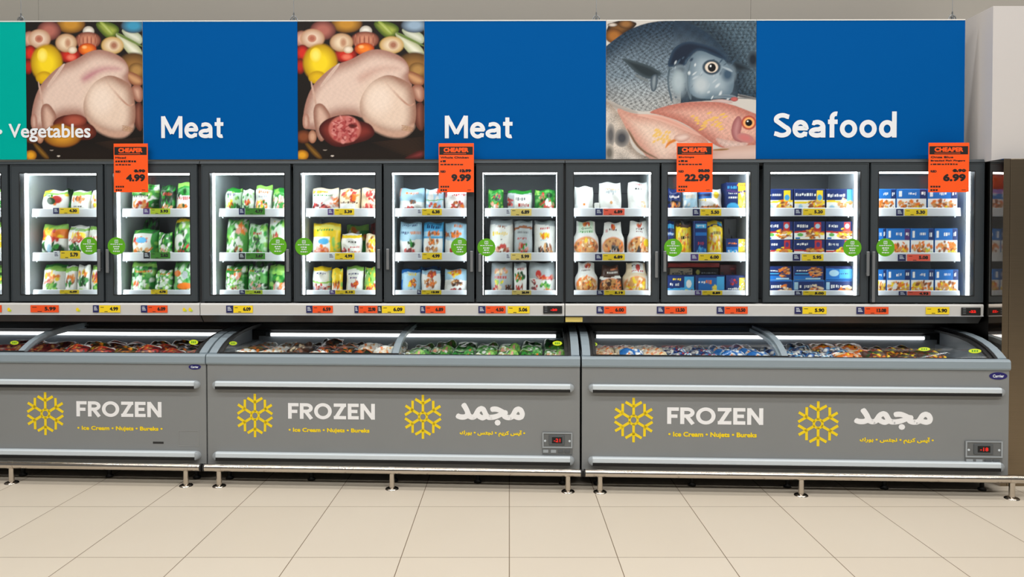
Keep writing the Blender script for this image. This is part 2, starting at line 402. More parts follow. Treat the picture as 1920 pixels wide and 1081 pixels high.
# ------------------------------------------------------------------ painting of printed film, cartons and posters
class Paint:
    def __init__(s, nu, nv, seed=0):
        s.nu, s.nv = nu, nv
        x, y = np.meshgrid(np.linspace(0, 1, nu), np.linspace(0, 1, nv)); s.x, s.y = x.ravel(), y.ravel()
        s.c = np.ones((nu * nv, 3)); s.r = np.random.RandomState(seed)
    def mix(s, a, col):
        a = np.clip(a, 0, 1)[:, None]; s.c = s.c * (1 - a) + np.array(lin(col)) * a
    def fill(s, col): s.mix(np.ones(len(s.x)), col)
    def rect(s, x0, y0, x1, y1, col): s.mix(((s.x >= x0) & (s.x <= x1) & (s.y >= y0) & (s.y <= y1)).astype(float), col)
    def ell(s, cx, cy, rx, ry, col, soft=0.15, col2=None, rot=0.0):
        dx, dy = s.x - cx, s.y - cy
        ca, sa = math.cos(rot), math.sin(rot)
        d = np.sqrt(((dx * ca + dy * sa) / rx) ** 2 + ((dy * ca - dx * sa) / ry) ** 2)
        s.mix((1 - d) / soft + 0.5, col if col2 is None else col2)
        if col2 is not None: s.mix((1 - d) * 1.6, col)
    def food(s, x0, y0, x1, y1, cols, n=26, size=0.09):
        cx, cy, rx, ry = (x0 + x1) / 2, (y0 + y1) / 2, (x1 - x0) / 2, (y1 - y0) / 2
        for i in range(n):
            a, q = s.r.rand() * 6.283, math.sqrt(s.r.rand())
            s.ell(cx + rx * q * math.cos(a), cy + ry * q * math.sin(a), size * (0.5 + s.r.rand()), size * (0.35 + 0.6 * s.r.rand()), cols[i % len(cols)], 0.5, rot=s.r.rand() * 3)
    def lettering(s, x0, y0, x1, y1, col):
        """a line of print too small to read"""
        x = x0
        while x < x1:
            wd = 0.02 + 0.05 * s.r.rand()
            s.rect(x, y0 + (y1 - y0) * 0.25 * s.r.rand(), min(x + wd, x1), y1 - (y1 - y0) * 0.25 * s.r.rand(), col); x += wd + 0.03
    def band(s, y0, y1, col, amp=0.03):
        q = amp * np.sin(s.x * 5 + s.r.rand() * 6)
        s.mix(((s.y > y0 + q) & (s.y < y1 + q)).astype(float), col)
    def mottle(s, cols, n, size=0.07):
        for i in range(n): s.ell(s.r.rand(), s.r.rand(), size * (0.4 + s.r.rand()), size * (0.4 + s.r.rand()), cols[i % len(cols)], 0.6, rot=s.r.rand() * 3)
    def poly(s, pts, inner, edge, width=0.08, soft=0.006, rounds=2):
        p = np.array(pts, float)
        for _ in range(rounds):
            q = np.roll(p, -1, axis=0); p = np.stack([0.75 * p + 0.25 * q, 0.25 * p + 0.75 * q], axis=1).reshape(-1, 2)
        q = np.roll(p, -1, axis=0); d2 = np.full(len(s.x), 1e9); ins = np.zeros(len(s.x), bool)
        for (ax, ay), (bx, by) in zip(p, q):
            ex, ey = bx - ax, by - ay
            k = np.clip(((s.x - ax) * ex + (s.y - ay) * ey) / (ex * ex + ey * ey + 1e-12), 0, 1)
            d2 = np.minimum(d2, (s.x - ax - k * ex) ** 2 + (s.y - ay - k * ey) ** 2)
            c = (ay > s.y) != (by > s.y)
            ins ^= c & (s.x < ex * (s.y - ay) / (ey if abs(ey) > 1e-12 else 1e-12) + ax)
        d = np.sqrt(d2) * np.where(ins, 1, -1)
        a = np.clip(d / soft + 0.5, 0, 1); k = np.clip(d / width, 0, 1); k = (k * k * (3 - 2 * k))[:, None]
        col = np.array(lin(edge)) * (1 - k) + np.array(lin(inner)) * k
        s.c = s.c * (1 - a[:, None]) + col * a[:, None]
        return a
    def grain(s, mask, amt, fx, fy):
        q = np.sin(s.x * fx + 2 * np.sin(s.y * fy * 0.31)) * np.sin(s.y * fy + 1.5 * np.sin(s.x * fx * 0.23)) + s.r.randn(len(s.x)) * 0.7
        s.c = np.clip(s.c * (1 + (mask * amt * q)[:, None]), 0, 1)

PAL = dict(W=(238, 240, 236), G=(38, 142, 48), DG=(14, 70, 26), LG=(146, 204, 92), MG=(96, 176, 84), PG=(205, 228, 205), Y=(247, 214, 36), O=(236, 124, 30), R=(196, 52, 46), DR=(112, 24, 28),
           BR=(146, 82, 40), DB=(70, 40, 26), TN=(216, 160, 94), LB=(168, 208, 228), B=(28, 110, 190), NV=(22, 46, 106), K=(26, 26, 30), GY=(176, 186, 190), P=(226, 160, 142), CR=(240, 222, 188), PU=(84, 54, 120), SK=(70, 170, 224), GR=(104, 108, 112), LY=(236, 228, 110))
def paint_spec(spec, nu, nv, seed):
    """W;b:Y@.8,1;f:R,BR@.1,.1,.8,.5;x:NV@.2,.6,.8,.7;e:Y@.5,.5,.2,.2;m:G,W@30;r:..."""
    p = Paint(nu, nv, seed); it = spec.split(';'); p.fill(PAL[it[0]])
    for q in it[1:]:
        k, rest = q.split(':'); cs, ar = rest.split('@'); cols = [PAL[c] for c in cs.split(',')]; a = [float(z) for z in ar.split(',')]
        if k == 'b': p.band(a[0], a[1], cols[0])
        elif k == 'r': p.rect(*a, cols[0])
        elif k == 'f': p.food(*a[:4], cols, int(a[4]) if len(a) > 4 else 26, a[5] if len(a) > 5 else 0.09)
        elif k == 'x': p.lettering(*a, cols[0])
        elif k == 'e': p.ell(*a, cols[0])
        elif k == 'm': p.mottle(cols, int(a[0]), a[1] if len(a) > 1 else 0.07)
    return p.c.reshape(nv, nu, 3)

def bag_mesh(name, wd, ht, dp, spec, seed, lean=0.0, neck=0.0, nu=34, nv=38, crinkle=1.0):
    """a filled pillow bag standing on its lower seam: origin at the middle of its foot"""
    rs = np.random.RandomState(seed)
    a, b = np.meshgrid(np.linspace(-1, 1, nu), np.linspace(0, 1, nv))
    half = wd / 2 * (1 - 0.05 * np.abs(2 * b - 1) ** 3 + 0.02 * np.sin(b * 9 + rs.rand() * 6))
    if neck: half = half * (1 - neck * (1 / (1 + np.exp(-(b - 0.63) * 26))))
    x = a * half
    fill_ = (1 - np.abs(a) ** 2.6) ** 0.6 * np.clip(b / 0.16, 0.05, 1) ** 0.5 * np.clip((1 - b) / 0.2, 0, 1) ** 0.6
    if neck: fill_ = fill_ * (1 - 0.55 / (1 + np.exp(-(b - 0.63) * 26)))
    cr = np.zeros_like(a)
    for i in range(7):
        f1, f2 = rs.uniform(-7, 7), rs.uniform(3, 16)
        cr += np.sin(a * f1 + b * f2 + rs.rand() * 6.28) / (1 + i * 0.4)
    cr *= crinkle * (0.0022 + 0.004 * (np.abs(a) ** 2 + np.abs(2 * b - 1) ** 3) / 2)
    z = b * ht + 0.006 * np.sin(a * 4 + rs.rand() * 6) * b ** 4
    th = dp / 2 * fill_
    yf = -th + cr * (fill_ + 0.25) + lean * b * ht; yb = th + cr * 0.25 + lean * b * ht
    n = nu * nv
    v = np.concatenate([np.stack([x, yf, z], -1).reshape(-1, 3), np.stack([x, np.maximum(yb, yf + 0.0015), z], -1).reshape(-1, 3)])
    idx = np.arange(n).reshape(nv, nu)
    q = np.stack([idx[:-1, :-1], idx[:-1, 1:], idx[1:, 1:], idx[1:, :-1]], -1).reshape(-1, 4)
    rim = list(idx[0, :]) + list(idx[1:, -1]) + list(idx[-1, -2::-1]) + list(idx[-2:0:-1, 0])
    fr = [(rim[i], rim[i] + n, rim[(i + 1) % len(rim)] + n, rim[(i + 1) % len(rim)]) for i in range(len(rim))]
    faces = q.tolist() + (q[:, ::-1] + n).tolist() + fr
    me = bpy.data.meshes.new(name); me.from_pydata(v.tolist(), [], faces)
    c = paint_spec(spec, nu, nv, seed).reshape(-1, 3); c = np.concatenate([c, c, ])
    at = me.color_attributes.new('ink', 'FLOAT_COLOR', 'POINT'); at.data.foreach_set('color', np.concatenate([c, np.ones((2 * n, 1))], 1).ravel())
    me.polygons.foreach_set('use_smooth', [True] * len(faces)); me.materials.append(M_FILM); me.update()
    return me
def carton_mesh(name, wd, ht, dp, spec, seed, nu=40, nv=36):
    """a printed carton: origin at the middle of its foot"""
    mb = MB(); c = paint_spec(spec, nu, nv, seed).reshape(-1, 3)
    e = 0.003
    xs, zs = np.linspace(-wd / 2 + e, wd / 2 - e, nu), np.linspace(e, ht - e, nv)
    v = [(x, -dp / 2, z) for z in zs for x in xs]
    f = [(j * nu + i, j * nu + i + 1, (j + 1) * nu + i + 1, (j + 1) * nu + i) for j in range(nv - 1) for i in range(nu - 1)]
    mb.add(v, f, M_CARD, col=[tuple(k) for k in c])
    edge = [(tuple(c[i])) for i in (0, nu - 1, nu * nv - 1, nu * (nv - 1))]
    mid = tuple(np.array(c[nu * (nv - 2) + nu // 2])); low = tuple(np.array(c[nu + nu // 2]))
    x0, x1, y0, y1 = -wd / 2, wd / 2, -dp / 2 + e, dp / 2
    k = [(x0 + e, -dp / 2, e), (x1 - e, -dp / 2, e), (x1 - e, -dp / 2, ht - e), (x0 + e, -dp / 2, ht - e), (x0, y0, 0), (x1, y0, 0), (x1, y0, ht), (x0, y0, ht), (x0, y1, 0), (x1, y1, 0), (x1, y1, ht), (x0, y1, ht)]
    for i in range(4):
        j = (i + 1) % 4; col = (low, mid, mid, mid)[i]
        mb.add([k[i], k[j], k[4 + j], k[4 + i]], [(3, 2, 1, 0)], M_CARD, col=tuple(col))
        mb.add([k[4 + i], k[4 + j], k[8 + j], k[8 + i]], [(3, 2, 1, 0)], M_CARD, col=tuple(col))
    mb.add(k[8:], [(3, 2, 1, 0)], M_CARD, col=mid)
    # tuck flap on top
    mb.box(x0 + 0.006, x1 - 0.006, y0 + 0.004, y1 - 0.02, ht, ht + 0.0012, M_CARD); n = len(mb.c)
    for i in range(n - 6, n): mb.c[i] = mid
    return mb.mesh(name, ink=True)

# ------------------------------------------------------------------ wall freezers
ORD = ['first', 'second', 'third', 'fourth', 'fifth', 'sixth', 'seventh', 'eighth', 'ninth', 'tenth']
Z_TOP, Z_DTOP, Z_OTOP, Z_OBOT, Z_DBOT = 2.372, 2.345, 2.281, 1.362, 1.310
Z_R1, Z_R0, Z_V = 1.297, 1.207, 1.150
# door: outer edges, opening edges, handle (centre, top, bottom), sticker centre
DOORS = {
    -1: (-325, -163, -310, -178, None, None), 0: (-155, 16, -140, 3, None, None),
    1: (21, 194, 38.5, 182, [(187.5, 467, 508)], (165, 460.5)), 2: (198, 370, 213, 356.6, [(203, 467, 511)], (218.5, 461)),
    3: (379, 545, 394, 533.5, [(540.5, 467, 509)], (521, 461)), 4: (551, 716, 564, 703.7, [(710.5, 467, 503)], (570, 462)),
    5: (720, 889, 735, 875, [(727.5, 466, 505), (884.5, 470, 509)], (862, 462)), 6: (893, 1056, 905, 1044.5, [(900, 475, 509)], (912, 463.5)),
    7: (1061, 1236, 1076, 1220.7, [(1230.3, 471, 520)], None), 8: (1240, 1422, 1252, 1406, [(1246, 470, 509)], (1262, 464)),
    9: (1431, 1627.6, 1444, 1612, [(1626, 471, 517)], (1598, 464)), 10: (1632, 1844, 1647, 1826, [(1636.5, 471, 566)], (1660, 463.5)),
}
SHELF = {1: (62, 190), 2: (231, 366), 3: (412, 543), 4: (575, 712), 5: (741.5, 884), 6: (909.5, 1042.5), 7: (1068, 1219), 8: (1245, 1402), 9: (1436, 1603), 10: (1638, 1799.5), 0: (-110, 12), -1: (-280, -165)}
su = lambda u, t=0.0: UP.at(u, 460, t)[0]
ZS = {'top': (2.020, 1.956), 'middle': (1.681, 1.614), 'bottom': (1.392, 1.345)}
T_STRIP = 0.115
def temp_display(root, u0, u1, v0, v1, text, label):
    x0, z1 = UP.at(u0, v0, -0.012); x1, z0 = UP.at(u1, v1, -0.012)
    m = MB().box(x0, x1, -0.019, -0.011, z0, z1, M_DARK, 0.003)
    m.box(x0 + (x1 - x0) * .28, x0 + (x1 - x0) * .9, -0.0205, -0.018, z0 + .012, z1 - .012, M_BLACK)
    m.text(text, x0 + (x1 - x0) * .38, x0 + (x1 - x0) * .74, z0 + .02, z1 - .02, -0.0212, M_LEDRED, 0.002)
    for i in range(3): m.box(x0 + .01, x0 + .03, -0.021, -0.018, z0 + .012 + i * .017, z0 + .022 + i * .017, M_HANDLE_D)
    part('temperature_display', m, root, label)
def cabinet(u0, u1, doors, label):
    x0, x1 = su(u0), su(u1)
    t = thing('wall_freezer', label, 'freezer', UP, ((x0 + x1) / 2, 0.3, Z_V), 'glass door wall freezers')
    m = MB()
    m.box(x0, x1, 0.03, 0.79, Z_OTOP + 0.05, Z_TOP - 0.012, M_CASE)                          # roof
    m.box(x0, x1, 0.60, 0.79, Z_V, Z_OTOP + 0.05, M_CASE)                                    # back
    m.box(x0, x0 + 0.02, 0.03, 0.60, Z_R0, Z_OTOP + 0.05, M_CASE); m.box(x1 - 0.02, x1, 0.03, 0.60, Z_R0, Z_OTOP + 0.05, M_CASE)
    m.box(x0, x1, 0.06, 0.60, Z_R0, Z_OBOT - 0.035, M_CASE)                                  # floor pan
    part('case', m, t)
    m = MB().prism([(-0.004, Z_TOP - 0.022), (0.004, Z_TOP - 0.002), (0.03, Z_TOP), (0.20, Z_TOP), (0.20, Z_TOP - 0.012), (0.03, Z_TOP - 0.024)], x0 + 0.002, x1 - 0.002, M_FRAME)
    part('top_trim', m, t)
    m = MB().prism([(-0.008, Z_R0), (-0.012, Z_R1 - 0.012), (-0.006, Z_R1), (0.05, Z_R1 + 0.002), (0.058, Z_R0)], x0 + 0.003, x1 - 0.003, M_RAIL)
    m.box(x0 + 0.003, x1 - 0.003, -0.0125, -0.010, Z_R0 + 0.0, Z_R0 + 0.006, M_STRIP)
    part('price_rail', m, t, 'white price rail')
    m = MB().prism([(0.004, Z_R0 - 0.002), (0.05, Z_V), (0.60, Z_V), (0.60, Z_R0 - 0.002)], x0 + 0.004, x1 - 0.004, mat('valance_grey', (74, 76, 77), 0.35))
    part('valance', m, t)
    for d in doors:
        a, b, oa, ob, hs, stk = DOORS[d]
        xa, xb, xoa, xob = su(a), su(b), su(oa), su(ob)
        # lit compartment behind the door
        m = MB()
        la, lb, th_ = xoa - 0.004, xob + 0.004, 0.012
        zt, zb = Z_OTOP + 0.025, Z_OBOT - 0.03
        m.box(la - th_, la, 0.055, 0.585, zb, zt, M_LINER); m.box(lb, lb + th_, 0.055, 0.585, zb, zt, M_LINER)
        m.box(la - th_, lb + th_, 0.055, 0.585, zt, zt + 0.012, M_LINER); m.box(la - th_, lb + th_, 0.055, 0.585, zb - 0.012, zb, M_LINER)
        m.box(la - th_, lb + th_, 0.585, 0.598, zb - 0.012, zt + 0.012, M_LBACK)
        for k in range(5): m.box(la, lb, 0.580, 0.586, zb + 0.15 + k * 0.17, zb + 0.156 + k * 0.17, M_WIRE)
        part('liner', m, t)
        m = MB()
        ld = 0.080 if 5 <= d <= 8 else 0.094
        m.box(la, la + 0.006, 0.062, ld, zb + 0.02, zt - 0.02, M_LED); m.box(lb - 0.006, lb, 0.062, ld, zb + 0.02, zt - 0.02, M_LED)
        m.box(la + 0.012, lb - 0.012, 0.075, 0.105, zt - 0.030, zt - 0.012, M_LED, 0.003)
        part('light_bar', m, t, 'lit white light bars round the door opening')
        for k, (zs1, zs0) in ZS.items():
            s0, s1 = su(SHELF[d][0], T_STRIP), su(SHELF[d][1], T_STRIP)
            s0 = max(s0, la + 0.004); s1 = min(s1, lb - 0.004)
            zsh = zs1 - 0.048
            m = MB()
            m.box(s0, s1, T_STRIP + 0.006, 0.13, zsh - 0.006, zsh, M_WIRE); m.box(s0, s1, 0.55, 0.56, zsh - 0.006, zsh, M_WIRE)
            n = 26
            for i in range(n):
                xx = s0 + (s1 - s0) * (i + 0.5) / n; m.box(xx - 0.004, xx + 0.004, 0.12, 0.56, zsh - 0.005, zsh, M_WIRE)
            for yy in (0.25, 0.40): m.box(s0, s1, yy, yy + 0.012, zsh - 0.010, zsh - 0.004, M_WIRE)
            for xx in (s0 - 0.004, s1 - 0.008): m.box(xx, xx + 0.012, 0.13, 0.585, zsh - 0.016, zsh - 0.002, M_LINER)
            so = part('shelf', m, t)
            m = MB().prism([(T_STRIP - 0.006, zs0), (T_STRIP, zs1 - 0.004), (T_STRIP + 0.004, zs1), (T_STRIP + 0.008, zs1), (T_STRIP + 0.006, zs0 + 0.004), (T_STRIP + 0.03, zs0)], s0 - 0.002, s1 + 0.002, M_STRIP)
            for xx in (s0 + 0.02, s1 - 0.03): m.lathe([(0.0, zs0 - 0.010), (0.006, zs0 - 0.010), (0.006, zs0)], xx, T_STRIP + 0.016, M_LWHITE, 8)
            part('price_strip', m, so)
        # the door
        m = MB().frame(xoa, xob, Z_OBOT, Z_OTOP, xa, xb, Z_DBOT, Z_DTOP, 0.0, 0.026, M_FRAME)
        m.frame(xoa - 0.003, xob + 0.003, Z_OBOT - .003, Z_OTOP + .003, xa + 0.012, xb - 0.012, Z_DBOT + .012, Z_DTOP - .012, 0.026, 0.05, M_BLACK)
        m.frame(xa + 0.006, xb - 0.006, Z_DBOT + .006, Z_DTOP - .006, xa, xb, Z_DBOT, Z_DTOP, -0.004, 0.001, M_FRAME)
        m.frame(xoa, xob, Z_OBOT, Z_OTOP, xoa - .005, xob + .005, Z_OBOT - .005, Z_OTOP + .005, -0.003, 0.001, M_BLACK)
        do = part('door', m, t, (ORD[d - 1] + ' full glass door from the left end of the photo') if d > 0 else None)
        m = MB().box(xoa - 0.006, xob + 0.006, 0.012, 0.018, Z_OBOT - .006, Z_OTOP + .006, M_GLASS)
        part('glass', m, do)
        for (hu, v0, v1) in hs or ():
            hx, h1 = UP.at(hu, v0, -0.01); h0 = UP.at(hu, v1, -0.01)[1]; hw = 0.011
            m = MB().box(hx - hw, hx + hw, -0.03, -0.018, h0, h1, M_HANDLE, 0.004)
            for zz in (h0 + 0.012, h1 - 0.024): m.box(hx - hw * .7, hx + hw * .7, -0.02, 0.0, zz, zz + 0.012, M_HANDLE_D)
            part('handle', m, do)
        if stk:
            cx, cz = UP.at(stk[0], stk[1], -0.005); r = 0.0675; cl = xob - 0.001 if d in (1, 5) else None
            ty = 0.009 if d in (1, 5) else -0.0065
            m = MB().disc(cx, ty, cz, r, r, M_STICK, xmax=cl)
            tw = M_LWHITE
            rs = random.Random(d)
            m.frame(cx - .009, cx + .009, cz + .028, cz + .044, cx - .013, cx + .013, cz + .024, cz + .048, ty - .001, ty, tw)
            m.box(cx - .002, cx + .002, ty - .001, ty, cz + .026, cz + .046, tw)
            for zz, hw, hh in ((.010, .046, .007), (-.010, .024, .010), (-.026, .018, .010), (-.044, .026, .009)):
                xx = cx - hw
                while xx < cx + hw:
                    q = min(rs.uniform(.006, .016), cx + hw - xx)
                    if cl is None or xx + q < cl: m.box(xx, xx + q, ty - .001, ty, cz + zz + .2 * hh * rs.random(), cz + zz + hh, tw)
                    xx += q + .004
            part('sticker', m, do, 'round bright green sticker with white print')
    return t
CA = cabinet(-335, 375, (-1, 0, 1, 2), 'grey wall freezer with white and green vegetable bags behind its glass doors')
CB = cabinet(375.3, 1059, (3, 4, 5, 6), 'grey wall freezer with meat and poultry bags, second from the left')
CC = cabinet(1059.3, 1844.5, (7, 8, 9, 10), 'grey wall freezer with blue cartons, beside the steel partition')
m = MB()
for u in (16, 145, 345, 356):
    x, z = UP.at(u, 580, -.0135); m.disc(x, -.0135, z, .011, .014, M_LYEL, 14).disc(x + .012, -.0138, z - .008, .009, .008, M_LLIME, 12)
part('rail_sticker', m, CA, 'faded yellow rail stickers')
x0, z1 = UP.at(1060, 592.5, .03); x1, z0 = UP.at(1092, 603, .03)
part('joint_cover', MB().box(x0, x1, .012, .034, z0, z1, M_LCREAM, .003), CC, 'cream joint cover')
temp_display(CB, 1018.5, 1054, 573, 587.5, '-20', 'black temperature display with red digits')
temp_display(CC, 1802, 1838, 576, 591, '-22', 'black temperature display with red digits')

# ------------------------------------------------------------------ hanging banners
Z_B0, Z_B1 = 2.384, SG.at(955, 39.5)[1]
bu = lambda u: SG.at(u, 170)[0]
def banner(name, u0, u1, label, m, group):
    x0, x1 = bu(u0), bu(u1)
    t = thing(name, label, 'sign', SG, ((x0 + x1) / 2, 0.006, Z_B0), group)
    part('board', MB().box(x0, x1, 0.0, 0.012, Z_B0, Z_B1, m), t)
    part('top_edge', MB().box(x0, x1, -0.002, 0.014, Z_B1, Z_B1 + 0.008, M_EDGE), t, 'pale edge strip')
    return t
def letters(root, body, u0, v0, u1, v1, m=None, bold=0.0, name='lettering'):
    x0, z1 = SG.at(u0, v0, -.004); x1, z0 = SG.at(u1, v1, -.004)
    part(name, strokes(MB(), body, x0, x1, z0, z1, -0.004, m or M_SIGNW, bold), root, 'white lettering')
BG = 'category banners hanging in a row'
b = banner('category_banner', -190, 49, 'teal hanging banner with thin white Vegetables lettering at the far left', M_TEAL, BG)
x0, z1 = SG.at(16, 232, -.006); x1, z0 = SG.at(170, 266, -.006); bx, bz = SG.at(-1, 247, -.006)
part('lettering', MB().text('Vegetables', x0, x1, z0, z1, -0.006, M_SIGNW, 0.003), b, 'thin white lettering')
part('bullet_mark', MB().disc(bx, -0.006, bz, .018, .018, M_SIGNW, thick=.006), b, 'white dot')
b = banner('category_banner', 268.5, 558, 'blue hanging banner reading Meat between the two raw chicken pictures', M_BLUE, BG)
letters(b, 'Meat', 302, 217, 419, 259, None, .17)
b = banner('category_banner', 796, 1136, 'blue hanging banner reading Meat between a chicken and the fish picture', M_BLUE, BG)
letters(b, 'Meat', 834, 216, 961, 259.5, None, .17)
b = banner('category_banner', 1418, 1808.5, 'blue hanging banner reading Seafood at the end of the row', M_BLUE, BG)
letters(b, 'Seafood', 1451, 209, 1681, 258, None, .185)

def poster(name, u0, u1, draw, label):
    x0, x1 = bu(u0), bu(u1); nu = max(60, int((u1 - u0) * 1.0)); nv = 250
    p = Paint(nu, nv, 5); draw(p); c = np.clip(p.c, 0, 1)
    t = thing(name, label, 'picture sign', SG, ((x0 + x1) / 2, 0.006, Z_B0), 'food picture banners')
    mb = MB(); xs, zs = np.linspace(x0, x1, nu), np.linspace(Z_B0, Z_B1, nv)
    idx = np.arange(nu * nv).reshape(nv, nu); q = np.stack([idx[:-1, :-1], idx[:-1, 1:], idx[1:, 1:], idx[1:, :-1]], -1).reshape(-1, 4)
    g = np.stack(np.meshgrid(xs, zs), -1).reshape(-1, 2); base = BASE[t.name]
    me = bpy.data.meshes.new('picture')
    me.from_pydata([(a - base[0], -0.002 - base[1], b_ - base[2]) for a, b_ in g], [], q.tolist())
    at = me.color_attributes.new('ink', 'FLOAT_COLOR', 'POINT'); at.data.foreach_set('color', np.concatenate([c, np.ones((len(c), 1))], 1).ravel())
    me.materials.append(M_POSTER); me.update()
    o = bpy.data.objects.new('picture', me); C.objects.link(o); o.parent = t
    part('board', MB().box(x0, x1, 0.0, 0.012, Z_B0, Z_B1, M_EDGE), t)
    part('top_edge', MB().box(x0, x1, -0.002, 0.014, Z_B1, Z_B1 + 0.008, M_EDGE), t, 'pale edge strip')
def chicken(first):
    def draw(p):
        X = lambda x: (x - 67) / 858.0; Y = lambda y: 1 - (y - 72) / 931.0
        def P(pts, a, b, wd=0.08, **k): return p.poly([(X(x), Y(y)) for x, y in pts], a, b, wd, **k)
        def E(cx, cy, rx, ry, a, b=None, rot=0.0, soft=0.15): p.ell(X(cx), Y(cy), rx / 858, ry / 931, a, soft, b, rot)
        p.fill((24, 18, 14))
        P([(-100, 780), (350, 900), (1100, 850), (1100, 1203), (-100, 1203)], (30, 22, 17), (22, 17, 14), .1)
        for k in range(14):
            y = 890 + k * 8; P([(560 + k * 20, y), (925, y - 40), (925, y - 33), (580 + k * 20, y + 6)], (74, 50, 34), (44, 30, 22), .01)
        E(400, 88, 105, 62, (196, 140, 48), (96, 60, 22)); E(240, 132, 88, 66, (176, 104, 92), (86, 44, 40)); E(95, 190, 50, 55, (216, 170, 150), (130, 80, 66))
        E(168, 187, 82, 64, (232, 208, 186), (186, 140, 108)); E(165, 187, 30, 26, (176, 104, 84), (206, 150, 124))
        E(530, 138, 42, 36, (236, 232, 222), (176, 168, 156)); E(525, 198, 94, 58, (206, 140, 112), (104, 48, 38))
        for k in range(5): E(460 + k * 30, 200, 6, 40, (150, 84, 66), (190, 120, 96))
        E(390, 300, 80, 50, (206, 46, 30), (96, 18, 14)); E(400, 312, 42, 26, (236, 120, 96), (200, 40, 28)); E(100, 285, 46, 56, (208, 44, 32), (100, 18, 14)); E(85, 375, 34, 54, (176, 36, 26), (70, 14, 12))
        E(520, 258, 66, 42, (244, 130, 40), (176, 52, 18)); E(500, 244, 22, 14, (252, 190, 120), (240, 130, 50))
        E(365, 215, 78, 62, (236, 214, 184), (180, 136, 98)); E(378, 215, 26, 40, (190, 140, 110), (226, 196, 164)); E(410, 262, 34, 26, (240, 226, 206), (190, 156, 124))
        P([(560, 72), (690, 72), (770, 120), (715, 190), (650, 180)], (176, 188, 84), (70, 92, 26), .06); P([(600, 72), (640, 72), (720, 150), (690, 170)], (214, 220, 140), (140, 160, 60), .03)
        P([(760, 108), (925, 150), (925, 240), (800, 180)], (232, 234, 222), (170, 180, 150), .05); P([(718, 150), (760, 150), (925, 250), (925, 340), (850, 318), (780, 240)], (236, 236, 218), (176, 180, 140), .05)
        P([(740, 140), (925, 232), (925, 246), (730, 160)], (104, 128, 58), (120, 140, 80), .01)
        E(860, 100, 90, 50, (150, 176, 200) if not first else (60, 150, 190), (60, 70, 84))
        E(705, 232, 82, 58, (236, 216, 186), (196, 156, 84)); E(716, 232, 34, 32, (168, 112, 88), (220, 190, 158))
        E(860, 385, 130, 105, (150, 108, 56), (70, 46, 22)); E(880, 400, 60, 50, (176, 134, 76), (110, 76, 36))
        E(220, 352, 116, 128, (248, 216, 32), (178, 132, 10)); E(200, 450, 60, 44, (226, 184, 20), (190, 146, 14)); E(190, 300, 40, 50, (255, 236, 110), (246, 212, 40))
        P([(810, 395), (925, 445), (925, 505), (860, 508), (795, 452)], (206, 156, 112), (140, 84, 58), .04)
        P([(830, 500), (925, 500), (925, 620), (860, 610)], (220, 178, 156), (150, 96, 78), .06); P([(850, 640), (925, 600), (925, 830), (860, 780)], (178, 112, 92), (90, 46, 36), .08)
        a = P([(98, 795), (108, 650), (160, 510), (255, 415), (330, 362), (430, 330), (520, 278), (600, 256), (700, 276), (790, 322), (828, 390), (810, 460), (860, 520), (700, 700), (520, 730), (440, 700), (330, 705), (250, 745), (215, 810), (160, 800)],
              (226, 200, 186), (166, 122, 108), .10)
        P([(430, 440), (520, 372), (640, 340), (780, 350), (812, 400), (760, 432), (640, 430), (560, 500), (470, 520)], (204, 164, 150) if not first else (186, 118, 130), (224, 197, 183), .085, soft=.05)
        P([(150, 470), (165, 480), (210, 690), (195, 700)], (196, 156, 140), (206, 172, 156), .02)
        P([(340, 350), (360, 360), (230, 520), (215, 505)], (204, 170, 154), (216, 190, 176), .02)
        a2 = P([(163, 650), (225, 612), (285, 690), (290, 740), (240, 900), (190, 850)], (216, 180, 162), (150, 104, 88), .06)
        P([(98, 700), (140, 690), (150, 790), (100, 800)], (220, 188, 172), (170, 120, 104), .04)
        a3 = P([(640, 440), (700, 432), (780, 462), (840, 500), (865, 600), (872, 720), (850, 800), (800, 850), (720, 856), (640, 836), (560, 790), (498, 720), (482, 640), (505, 560), (565, 482)], (230, 206, 188), (158, 116, 98), .11)
        P([(648, 478), (662, 474), (770, 590), (826, 640), (856, 622), (858, 632), (826, 652), (760, 604)], (178, 130, 110), (196, 154, 134), .012)
        E(620, 600, 120, 130, (240, 220, 205), (230, 206, 188), 0, .9); P([(500, 700), (560, 760), (660, 815), (780, 820), (850, 760), (860, 790), (800, 850), (720, 856), (640, 836), (560, 790)], (186, 146, 126), (206, 168, 148), .04, soft=.03)
        for k in range(3): P([(770, 770 + k * 14), (850, 790 + k * 10), (848, 796 + k * 10), (772, 780 + k * 14)], (240, 216, 176), (140, 84, 54), .006)
        p.grain(np.clip(a + a2 + a3, 0, 1), .035, 120, 130)
        if first:
            P([(240, 760), (330, 700), (430, 705), (480, 750), (560, 770), (590, 830), (540, 870), (470, 870), (330, 880)], (150, 70, 46), (80, 30, 22), .08)
            E(330, 840, 140, 80, (214, 150, 44), (130, 74, 22)); E(420, 740, 90, 44, (170, 84, 66), (110, 44, 32))
        else:
            P([(200, 800), (240, 740), (330, 708), (430, 704), (480, 748), (560, 758), (598, 830), (540, 874), (470, 892), (330, 930), (240, 872)], (128, 48, 40), (70, 22, 20), .07)
            E(385, 800, 108, 92, (182, 84, 84), (196, 110, 100)); p.food(X(290), Y(885), X(480), Y(715), [(214, 140, 134), (150, 56, 58), (172, 72, 72), (200, 116, 112)], 90, .016)
            P([(400, 770), (440, 756), (480, 780), (430, 800)], (70, 24, 24), (120, 44, 42), .02)
        P([(100, 890), (130, 880), (250, 1000), (190, 1003)], (170, 124, 44), (80, 52, 18), .04); E(95, 975, 44, 36, (226, 160, 36), (130, 76, 18)); E(105, 850, 56, 46, (130, 70, 40), (60, 30, 18))
        E(165, 850, 28, 44, (206, 160, 132), (150, 96, 72))
